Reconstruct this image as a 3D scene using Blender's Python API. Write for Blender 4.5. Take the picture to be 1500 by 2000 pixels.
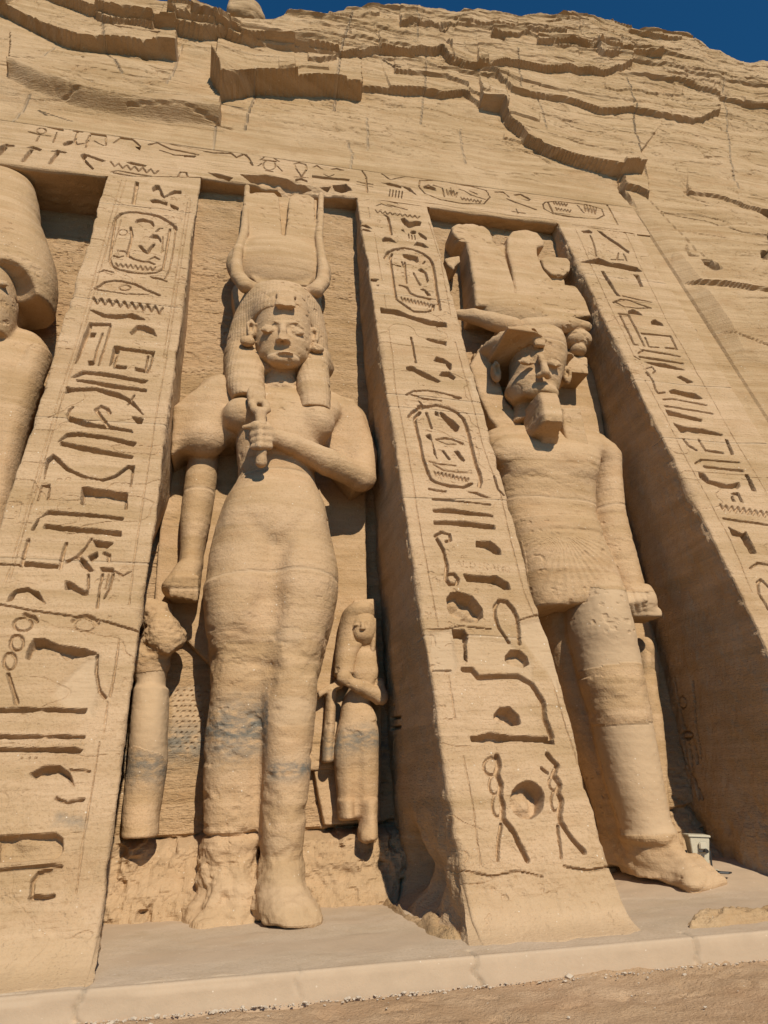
import bpy, math, numpy as np
for _o in list(bpy.data.objects): bpy.data.objects.remove(_o)
SC = bpy.context.scene
COL = SC.collection
# ---------------------------------------------------------------- camera
F = 1364.148085803004          # focal length in pixels of a 1500 x 2000 frame
R = np.array([[0.97832694, 0.03689263, 0.2037531],
              [-0.20325403, 0.35904305, 0.91092035],
              [-0.03954989, -0.93259156, 0.35876007]])   # camera axes (right, down, forward) -> world
EYE = 1.3                      # eye above the terrace (z = 0)
from mathutils import Matrix
cam_data = bpy.data.cameras.new('camera'); cam = bpy.data.objects.new('camera', cam_data); COL.objects.link(cam)
cam_data.sensor_fit = 'VERTICAL'; cam_data.sensor_height = 36.0; cam_data.sensor_width = 27.0
cam_data.lens = F * 36.0 / 2000.0; cam_data.clip_start = 0.05; cam_data.clip_end = 3000
_m = Matrix.Identity(4)
for i in range(3):
    _m[i][0] = R[i, 0]; _m[i][1] = -R[i, 1]; _m[i][2] = -R[i, 2]
_m[2][3] = EYE
cam.matrix_world = _m
SC.camera = cam
# ---------------------------------------------------------------- sky, sun, exposure
SUN_AZ, SUN_EL = math.radians(9), math.radians(40)   # az: to the right of the facade's normal
sun_dir = np.array([math.sin(SUN_AZ) * math.cos(SUN_EL), -math.cos(SUN_AZ) * math.cos(SUN_EL), math.sin(SUN_EL)])
world = bpy.data.worlds.new('World'); SC.world = world; world.use_nodes = True
_nt = world.node_tree; _bg = _nt.nodes['Background']
_sky = _nt.nodes.new('ShaderNodeTexSky'); _sky.sky_type = 'NISHITA'; _sky.sun_disc = False
_sky.sun_elevation = SUN_EL
_sky.sun_rotation = math.atan2(sun_dir[0], sun_dir[1])
_sky.air_density = 0.7; _sky.dust_density = 0.0; _sky.ozone_density = 8.0; _sky.altitude = 200
_tn = _nt.nodes.new('ShaderNodeMix'); _tn.data_type = 'RGBA'; _tn.blend_type = 'MULTIPLY'; _tn.inputs['Factor'].default_value = 1.0
_tn.inputs[7].default_value = (0.44, 1.38, 1.50, 1)          # the clear desert sky of the photo is a deeper blue
_nt.links.new(_sky.outputs[0], _tn.inputs[6]); _nt.links.new(_tn.outputs[2], _bg.inputs[0]); _bg.inputs[1].default_value = 0.068
sl = bpy.data.lights.new('sun', 'SUN'); sl.energy = 4.6; sl.angle = math.radians(0.5); sl.color = (1.0, 0.94, 0.83)
sun = bpy.data.objects.new('sun', sl); COL.objects.link(sun)
from mathutils import Vector
sun.rotation_euler = Vector(sun_dir.tolist()).to_track_quat('Z', 'Y').to_euler()
sun.location = (5, -20, 20)
SC.view_settings.view_transform = 'Standard'; SC.view_settings.look = 'None'
SC.view_settings.gamma = 1.0; SC.view_settings.exposure = 0.0
SC.cycles.max_bounces = 3; SC.cycles.diffuse_bounces = 2

# ---------------------------------------------------------------- plane geometry
BF = math.radians(18.0); TBF = math.tan(BF)      # slope of the facade's buttress faces
YF = 6.62                                        # their depth at terrace level
YW, TBW = 9.45, 0.123                            # back wall of the niches: Y = YW + TBW * Z
NF = np.array([0, -math.cos(BF), math.sin(BF)])  # outward normal of the facade

def ray(p):
    p = np.asarray(p, float)
    d = np.stack([p[..., 0] - 750, p[..., 1] - 1000, np.full(p.shape[:-1], F)], -1)
    return d @ R.T
def on_plane(p, y0, tb):
    """point of the slanted plane Y = y0 + tb Z seen at photo position p"""
    d = ray(p); t = (y0 + EYE * tb) / (d[..., 1] - d[..., 2] * tb)
    return d * t[..., None] + np.array([0, 0, EYE])
def on_floor(p, z=0.0):
    d = ray(p); t = (z - EYE) / d[..., 2]
    return d * t[..., None] + np.array([0, 0, EYE])
def face_us(p):
    q = on_plane(p, YF, TBF)
    return np.stack([q[..., 0], q[..., 2]], -1)      # (X, Z) on the facade plane
def niche_x(p, D, y0=YW):
    """(X, D, Z) of a photo position at D metres in front of the niche's back wall"""
    q = on_plane(np.array(p, float), y0 - D, TBW)
    return np.array([q[0], D, q[2]])

# ---------------------------------------------------------------- noise
def _hash(ix, iy, iz, seed):
    h = (ix.astype(np.int64) * 374761393 + iy.astype(np.int64) * 668265263 + iz.astype(np.int64) * 2147483647 + seed * 974711) & 0xFFFFFFFF
    h = ((h ^ (h >> 13)) * 1274126177) & 0xFFFFFFFF
    h = ((h ^ (h >> 16)) * 2246822519) & 0xFFFFFFFF
    h ^= h >> 15
    return (h & 0xFFFFFF).astype(np.float32) / 0xFFFFFF
def noise2(x, y, seed=0):
    x = np.asarray(x, np.float32); y = np.asarray(y, np.float32); x, y = np.broadcast_arrays(x, y)
    fx = np.floor(x); fy = np.floor(y); u = x - fx; v = y - fy
    u = u * u * u * (u * (u * 6 - 15) + 10); v = v * v * v * (v * (v * 6 - 15) + 10)
    z = np.zeros_like(fx)
    a = _hash(fx, fy, z, seed); b = _hash(fx + 1, fy, z, seed); c = _hash(fx, fy + 1, z, seed); d = _hash(fx + 1, fy + 1, z, seed)
    return (a + (b - a) * u) * (1 - v) + (c + (d - c) * u) * v - 0.5
def noise3(x, y, z, seed=0):
    fx = np.floor(x); fy = np.floor(y); fz = np.floor(z); u = x - fx; v = y - fy; w = z - fz
    u = u * u * (3 - 2 * u); v = v * v * (3 - 2 * v); w = w * w * (3 - 2 * w)
    r = 0
    for dz, wz in ((0, 1 - w), (1, w)):
        a = _hash(fx, fy, fz + dz, seed); b = _hash(fx + 1, fy, fz + dz, seed)
        c = _hash(fx, fy + 1, fz + dz, seed); d = _hash(fx + 1, fy + 1, fz + dz, seed)
        r = r + wz * ((a + (b - a) * u) * (1 - v) + (c + (d - c) * u) * v)
    return r - 0.5
def fbm2(x, y, n=4, seed=0, gain=0.5):
    s = 0; a = 1.0
    for i in range(n):
        s = s + a * noise2(x * 2 ** i, y * 2 ** i, seed + i * 17); a *= gain
    return s
def fbm3(x, y, z, n=3, seed=0, gain=0.5):
    s = 0; a = 1.0
    for i in range(n):
        s = s + a * noise3(x * 2 ** i, y * 2 ** i, z * 2 ** i, seed + i * 17); a *= gain
    return s
def sstep(a, b, x):
    t = np.clip((x - a) / (b - a), 0, 1); return t * t * (3 - 2 * t)

# ---------------------------------------------------------------- 2D distances
def seg_dist(X, Y, pts, closed=False):
    d = np.full(X.shape, 1e9, np.float32); n = len(pts)
    for i in range(n if closed else n - 1):
        ax, ay = pts[i]; bx, by = pts[(i + 1) % n]
        ex, ey = bx - ax, by - ay; L = ex * ex + ey * ey + 1e-12
        t = np.clip(((X - ax) * ex + (Y - ay) * ey) / L, 0, 1)
        d = np.minimum(d, (X - ax - t * ex) ** 2 + (Y - ay - t * ey) ** 2)
    return np.sqrt(d)
def in_poly(X, Y, pts):
    c = np.zeros(X.shape, bool); n = len(pts)
    for i in range(n):
        ax, ay = pts[i]; bx, by = pts[(i + 1) % n]
        if ay == by: continue
        m = ((ay > Y) != (by > Y)) & (X < (bx - ax) * (Y - ay) / (by - ay) + ax)
        c ^= m
    return c
def poly_sd(X, Y, pts):
    d = seg_dist(X, Y, pts, True)
    return np.where(in_poly(X, Y, pts), -d, d)

# ---------------------------------------------------------------- meshes
def link_mesh(name, V, Q, mat, parent=None, tint=None, smooth=True):
    V = np.asarray(V, np.float32).reshape(-1, 3); Q = np.asarray(Q, np.int32)
    me = bpy.data.meshes.new(name); k = Q.shape[1]
    me.vertices.add(len(V)); me.loops.add(Q.size); me.polygons.add(len(Q))
    me.vertices.foreach_set('co', V.ravel()); me.loops.foreach_set('vertex_index', Q.ravel())
    me.polygons.foreach_set('loop_start', np.arange(0, Q.size, k, dtype=np.int32))
    me.polygons.foreach_set('loop_total', np.full(len(Q), k, np.int32))
    me.update(calc_edges=True); me.validate()
    me.polygons.foreach_set('use_smooth', np.full(len(me.polygons), smooth))
    if tint is not None:
        a = me.color_attributes.new('tint', 'FLOAT_COLOR', 'POINT')
        t = np.ones((len(V), 4), np.float32); t[:, :3] = np.asarray(tint).reshape(-1, 3); a.data.foreach_set('color', t.ravel())
    me.materials.append(mat)
    o = bpy.data.objects.new(name, me); COL.objects.link(o)
    if parent is not None: o.parent = parent
    return o
def grid_quads(ny, nx, keep=None, flip=False):
    i = np.arange(ny * nx, dtype=np.int32).reshape(ny, nx)
    q = np.stack([i[:-1, :-1], i[:-1, 1:], i[1:, 1:], i[1:, :-1]], -1)
    if flip: q = q[..., ::-1]
    if keep is not None: q = q[keep]
    return q.reshape(-1, 4)
def tag(o, label=None, cat=None, group=None, kind=None):
    if label: o['label'] = label
    if cat: o['category'] = cat
    if group: o['group'] = group
    if kind: o['kind'] = kind
    return o
def empty(name, loc, label, cat, group=None):
    o = bpy.data.objects.new(name, None); COL.objects.link(o); o.location = loc; o.empty_display_size = 0.2
    return tag(o, label, cat, group)

# ---------------------------------------------------------------- materials
def sandstone(name, light=(0.50, 0.330, 0.176), dark=(0.385, 0.240, 0.113), band=1.0, bump=1.0, rough=0.92, strat=1.0, plast=(0.52, 0.355, 0.205)):
    m = bpy.data.materials.new(name); m.use_nodes = True; nt = m.node_tree; N = nt.nodes; L = nt.links
    bs = N['Principled BSDF']; bs.inputs['Roughness'].default_value = rough
    bs.inputs['Specular IOR Level'].default_value = 0.15
    geo = N.new('ShaderNodeNewGeometry')
    def math_(op, a, b=None, c=None):
        n = N.new('ShaderNodeMath'); n.operation = op
        for k, v in enumerate((a, b, c)):
            if v is None: continue
            if isinstance(v, (int, float)): n.inputs[k].default_value = v
            else: L.new(v, n.inputs[k])
        return n.outputs[0]
    def noise(scale, detail=4, rough_=0.5, mapping=None, dist=0.0, vec=None):
        n = N.new('ShaderNodeTexNoise'); n.inputs['Scale'].default_value = scale; n.inputs['Detail'].default_value = detail
        n.inputs['Roughness'].default_value = rough_; n.inputs['Distortion'].default_value = dist
        v = vec or geo.outputs['Position']
        if mapping:
            mp = N.new('ShaderNodeMapping'); mp.inputs['Scale'].default_value = mapping[0]
            if len(mapping) > 1: mp.inputs['Rotation'].default_value = mapping[1]
            L.new(v, mp.inputs['Vector']); v = mp.outputs[0]
        L.new(v, n.inputs['Vector']); return n.outputs['Fac']
    def mix(fac, a, b, mode='MIX'):
        n = N.new('ShaderNodeMix'); n.data_type = 'RGBA'; n.blend_type = mode
        if isinstance(fac, (int, float)): n.inputs['Factor'].default_value = fac
        else: L.new(fac, n.inputs['Factor'])
        for k, v in ((6, a), (7, b)):
            if isinstance(v, tuple): n.inputs[k].default_value = (*v, 1)
            else: L.new(v, n.inputs[k])
        return n.outputs[2]
    def ramp(v, lo, hi):
        n = N.new('ShaderNodeMapRange'); n.interpolation_type = 'SMOOTHSTEP'
        n.inputs['From Min'].default_value = lo; n.inputs['From Max'].default_value = hi
        L.new(v, n.inputs['Value']); return n.outputs[0]
    at = N.new('ShaderNodeAttribute'); at.attribute_name = 'tint'
    sp = N.new('ShaderNodeSeparateColor'); L.new(at.outputs['Color'], sp.inputs[0])
    stain, pale, chis = sp.outputs[0], sp.outputs[1], sp.outputs[2]
    # tilted, slightly wavy bedding
    strata = noise(1.0, 4, 0.62, ((0.35, 0.35, 5.0), (0.03, 0.10, 0.0)), 0.4)
    strata2 = noise(1.0, 3, 0.6, ((0.9, 0.9, 22.0), (0.0, -0.07, 0.0)), 0.3)
    big = noise(0.55, 3, 0.6)
    med = noise(3.0, 4, 0.62)
    fine = noise(38.0, 3, 0.7)
    grain = noise(95.0, 2, 0.6)
    c = mix(ramp(strata if strat else noise(1.6, 4, 0.6), 0.34, 0.66), dark, light)
    c = mix(math_('MULTIPLY', ramp(strata2, 0.48, 0.68), 0.28 * band), c, (dark[0] * 0.80, dark[1] * 0.74, dark[2] * 0.66))
    c = mix(math_('MULTIPLY', ramp(big, 0.42, 0.66), 0.55), c, (light[0] * 1.06, light[1] * 1.06, light[2] * 1.10))
    c = mix(math_('MULTIPLY', ramp(med, 0.52, 0.72), 0.35), c, (dark[0] * 0.9, dark[1] * 0.84, dark[2] * 0.74))
    c = mix(math_('MULTIPLY', ramp(fine, 0.48, 0.72), 0.42), c, (dark[0] * 0.72, dark[1] * 0.68, dark[2] * 0.60))
    c = mix(math_('MULTIPLY', ramp(noise(0.9, 4, 0.65, ((1, 1, 2.5), (0.2, 0.1, 0.0))), 0.52, 0.68), 0.40), c, (dark[0] * 0.98, dark[1] * 0.90, dark[2] * 0.86))
    # plaster / mortar patches
    pl = plast
    c = mix(math_('MULTIPLY', pale, 0.85), c, mix(ramp(med, 0.35, 0.7), tuple(q * .9 for q in plast), pl))
    # grey mineral stain
    c = mix(math_('MULTIPLY', stain, ramp(noise(7.0, 5, 0.65, ((1, 1, 2.2),)), 0.30, 0.62)), c, (0.17, 0.150, 0.115))
    # pale flecks
    fl = N.new('ShaderNodeTexVoronoi'); fl.inputs['Scale'].default_value = 20.0; L.new(geo.outputs['Position'], fl.inputs['Vector'])
    fl.inputs['Randomness'].default_value = 1.0
    spc = N.new('ShaderNodeSeparateColor'); L.new(fl.outputs['Color'], spc.inputs[0])
    dot = math_('LESS_THAN', fl.outputs['Distance'], math_('MULTIPLY', math_('POWER', spc.outputs[0], 5.0), 0.20))
    c = mix(math_('MULTIPLY', math_('MULTIPLY', dot, ramp(med, 0.42, 0.58)), 0.75), c, (0.72, 0.60, 0.44))
    L.new(c, bs.inputs['Base Color'])
    # relief
    pit = math_('MULTIPLY', ramp(fine, 0.40, 0.28), ramp(med, 0.50, 0.62))
    chv = noise(1.0, 3, 0.6, ((9.0, 9.0, 42.0), (0.0, 0.65, 0.0)), 0.6)
    soft = math_('SUBTRACT', 1.0, math_('MULTIPLY', pale, 0.75))
    h = math_('MULTIPLY', strata2, 0.018 * band)
    h = math_('ADD', h, math_('MULTIPLY', strata, 0.035 * strat))
    h = math_('ADD', h, math_('MULTIPLY', fine, 0.024))
    h = math_('ADD', h, math_('MULTIPLY', grain, 0.007))
    
    h = math_('ADD', h, math_('MULTIPLY', med, 0.045))
    h = math_('SUBTRACT', h, math_('MULTIPLY', pit, 0.022))
    h = math_('ADD', h, math_('MULTIPLY', math_('MULTIPLY', chv, chis), 0.055))
    h = math_('MULTIPLY', h, soft)
    bp = N.new('ShaderNodeBump'); bp.inputs['Strength'].default_value = 0.75 * bump; bp.inputs['Distance'].default_value = 1.0
    L.new(h, bp.inputs['Height']); L.new(bp.outputs[0], bs.inputs['Normal'])
    return m
M_ROCK = sandstone('sandstone_cliff', bump=1.0)
M_FACE = sandstone('sandstone_carved', light=(0.52, 0.343, 0.191), dark=(0.41, 0.262, 0.130), band=0.6, bump=0.8)
M_WALL = sandstone('sandstone_wall', light=(0.50, 0.322, 0.172), dark=(0.40, 0.250, 0.120), bump=1.0)
M_STAT = sandstone('sandstone_statue', light=(0.52, 0.338, 0.184), dark=(0.42, 0.264, 0.128), bump=0.65, band=0.6)
# ================================================================ carved signs, traced on the facade plane
# P depth points: sunk polygon;  L width depth points: chiselled line;  Z: zigzag line;  O: ring;  E: sunk ellipse
def P(*pts, d=0.075): return ('P', d, pts)
def Ln(*pts, w=0.04, d=0.04): return ('L', w, d, pts)
def Zz(a, b, n, amp, w=0.03, d=0.03): 
    out = []
    for i in range(2 * n + 1):
        t = i / (2 * n); out.append((a[0] + (b[0] - a[0]) * t, a[1] + (b[1] - a[1]) * t + (amp if i % 2 else -amp)))
    return ('L', w, d, out)
def O(c, r, w=0.03, d=0.03, a0=0, a1=360):
    return ('L', w, d, [(c[0] + r[0] * math.cos(math.radians(t)), c[1] + r[1] * math.sin(math.radians(t))) for t in np.linspace(a0, a1, 17)])
def El(c, r, d=0.075):
    return ('P', d, [(c[0] + r[0] * math.cos(t), c[1] + r[1] * math.sin(t)) for t in np.linspace(0, 2 * math.pi, 20)[:-1]])
def Fr(*pts): return ('L', 0.018, 0.012, pts)

SIGNS_LEFT = [
 P((264,354),(272,356),(264,400),(256,398),d=.05),
 P((297,366),(303,361),(311,361),(316,372),(321,383),(330,376),(340,371),(355,371),(354,378),(340,378),(329,382),(321,387),(314,382),(309,370),(299,373)),
 P((292,390),(302,388),(327,395),(326,401),(312,397),(298,396)), P((332,398),(349,405),(348,411),(334,404)),
 Ln((226,426),(236,418),(252,414),(268,414),(292,417),(313,423),(332,433),(342,442),(343,449),w=.08,d=.06),
 Ln((343,449),(338,492),(331,527),(322,545),w=.03,d=.03),
 Ln((226,426),(214,506),(219,519),(233,526),(260,532),(284,534),(306,532),(318,524),(322,505),(332,447),w=.05,d=.04),
 Ln((236,430),(223,478),w=.02,d=.02), Ln((222,430),(202,510),w=.02,d=.02),
 P((263,434),(266,428),(279,426),(298,431),(302,438),(300,442),(292,434),(279,433),(266,436)),
 Ln((255,445),(258,460),(254,478),(249,494),(250,500),(262,506),(276,510),(290,510),(301,515),w=.05,d=.05),
 Ln((230,489),(247,492)), Ln((222,499),(232,502),(240,500)), O((240,454),(9,5),.02,.02),
 P((290,465),(298,457),(308,458),(315,468),(315,475),(309,467),(300,466)), Ln((305,452),(311,445),(317,445)),
 Ln((274,481),(282,490),(289,494),(292,487),(300,478),w=.07,d=.06), Ln((293,505),(302,501),(311,506)), Ln((318,462),(317,490),w=.025,d=.03),
 Zz((226,517),(303,525),8,3.5), Ln((195,530),(203,527),(220,531)), Ln((295,540),(310,544),(325,550)),
 Ln((186,562),(205,551),(220,548),(236,549),(263,555),(283,565),(292,569),(311,577),w=.055,d=.05),
 Ln((190,565),(220,570),(245,574),(290,576),w=.03), O((244,562),(11,5),.025,.025),
 Zz((182,585),(318,606),9,6,.045,.045),
 P((174,604),(182,604),(205,612),(235,613),(258,611),(285,623),(275,624),(250,620),(225,622),(200,618)),
 P((173,629),(218,629),(217,635),(180,636),(168,670),(160,687),(148,709),(145,707),(160,660)),
 Ln((216,634),(205,675),(193,713),w=.035), P((175,649),(187,649),(185,658),(175,658)), Ln((200,650),(190,680),(183,710),w=.035), P((172,703),(187,703),(183,713),(172,713)),
 P((253,648),(266,634),(283,634),(300,643),(307,657),(290,650),(270,646),(257,653)),
 P((222,675),(302,687),(300,694),(232,684),(224,700),(216,715),(212,717),(218,695)),
 P((223,713),(248,717),(246,722),(222,720)), P((263,718),(287,723),(283,728),(263,725)), Ln((300,690),(294,716),(288,728),w=.03), Ln((289,697),(284,725),w=.03), Ln((232,686),(224,712),w=.03),
 P((137,737),(160,723),(200,727),(290,743),(283,748),(200,735),(167,730),(147,737)),
 P((148,741),(170,742),(287,760),(286,765),(213,757),(150,745)),
 P((128,754),(140,758),(187,757),(233,767),(260,783),(280,810),(267,797),(243,780),(187,764),(147,765),(128,768),d=.09),
 P((128,808),(135,812),(187,827),(213,830),(257,838),(260,844),(213,837),(165,832),(133,822),d=.09),
 Ln((187,800),(197,793),(210,798),(214,806),w=.05), Ln((189,803),(200,817),(212,832),w=.05), P((257,812),(280,817),(277,827),(268,826)), Ln((133,812),(136,800),(142,795)), Ln((262,772),(250,790),w=.03),
 P((108,866),(129,846),(150,843),(210,851),(267,864),(261,872),(210,858),(150,851),(132,853)),
 P((117,861),(261,890),(258,896),(180,884),(118,869)),
 P((84,935),(90,896),(103,885),(114,893),(135,914),(168,929),(198,936),(222,929),(249,908),(261,909),(260,920),(252,914),(228,932),(201,940),(162,933),(129,918),(105,894),(94,905),(88,935),d=.10),
 Ln((261,910),(255,950),w=.025),
 P((80,944),(99,944),(97,953),(83,950),(75,977),(72,977)), Ln((97,953),(93,975),w=.025),
 P((159,950),(249,963),(248,980),(168,971),(162,986),(157,983),d=.10), Ln((247,980),(246,993),w=.03),
 P((61,1034),(72,1013),(93,996),(168,1002),(243,1010),(240,1016),(168,1009),(96,1003),(78,1012),(66,1035)),
 P((87,1023),(237,1037),(237,1047),(138,1038),(84,1031)),
 Ln((55,1055),(48,1080),(42,1105),w=.05), Ln((129,1061),(122,1085),(117,1108),w=.05), P((40,1101),(51,1096),(114,1102),(112,1110),(50,1107)),
 Ln((-10,1101),(20,1103),(42,1104),w=.025,d=.05),
 P((180,1053),(222,1059),(210,1070),(187,1067)), Ln((168,1068),(150,1086),(130,1097),w=.04), P((153,1088),(160,1087),(172,1100),(182,1114),(172,1115),(160,1105)),
 P((172,1085),(190,1076),(192,1086),(180,1098)), Ln((203,1080),(213,1083),(212,1094),w=.045), P((195,1107),(222,1109),(222,1117),(198,1115)), Ln((152,1090),(178,1052),w=.03),
 Ln((222,1115),(240,1124),(256,1116),w=.02,d=.03),
 P((126,1134),(136,1136),(165,1154),(173,1148),(172,1163),(160,1162),(140,1150),(128,1150)), Ln((173,1148),(172,1122),w=.03),
 Ln((200,1122),(194,1150),(190,1186),w=.03), Ln((221,1120),(214,1150),(203,1168),w=.03), Ln((212,1122),(206,1150),w=.02,d=.02),
 P((12,1176),(20,1160),(33,1151),(54,1147),(75,1157),(89,1180),(72,1166),(54,1155),(33,1159),(24,1174)),
 O((45,1220),(18,13)), O((33,1256),(13,15)), O((19,1292),(12,16)), Ln((16,1317),(33,1373),w=.04), Ln((48,1200),(66,1206),(72,1214),w=.05),
 P((50,1285),(56,1262),(66,1248),(85,1247),(120,1261),(165,1266),(190,1276),(160,1283),(129,1288),(117,1274),(85,1266),(66,1272),(58,1290),d=.11),
 Ln((143,1212),(152,1205),(168,1202),(182,1208),(190,1217),w=.06), O((165,1222),(19,12),.02,.02),
 Ln((190,1280),(187,1310),(194,1350),(205,1362),w=.03,d=.04), Ln((232,1250),(226,1300),(215,1360),w=.02,d=.02), Ln((-5,1180),(60,1192),(120,1200),(200,1212),(270,1232),w=.02,d=.035),
 P((-8,1384),(80,1382),(169,1384),(166,1393),(80,1389),(-8,1392)), P((-8,1436),(166,1436),(166,1442),(-8,1442)), P((-8,1460),(146,1460),(161,1465),(156,1470),(-8,1467)),
 P((58,1511),(81,1498),(114,1495),(136,1509),(146,1538),(133,1521),(114,1508),(81,1516),(71,1521),d=.10),
 El((42,1480),(3,2)), El((57,1480),(3,2)), El((70,1480),(3,2)), Ln((136,1504),(176,1506),w=.02), Ln((110,1560),(130,1568),(163,1562),w=.02),
 P((-8,1633),(60,1630),(110,1628),(124,1638),(124,1662),(116,1676),(60,1682),(-8,1686),d=.07), Ln((-8,1700),(80,1693),(119,1693),w=.035),
 Ln((62,1752),(64,1722),(76,1706),(100,1700),w=.035), Ln((61,1753),(85,1754),(105,1750),w=.04,d=.06),
 Fr((237,352),(200,480),(157,640),(120,760),(70,930),(10,1140)), Fr((246,352),(208,480),(165,640),(127,760),(77,930),(17,1140)),
 Fr((372,395),(360,470),(340,600),(325,700),(305,810),(285,940),(262,1090),(252,1180)), Fr((366,395),(354,470),(334,600),(319,700)),
 Fr((210,1370),(203,1430)), Fr((194,1450),(180,1540),(163,1640),(148,1745)),
]
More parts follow.
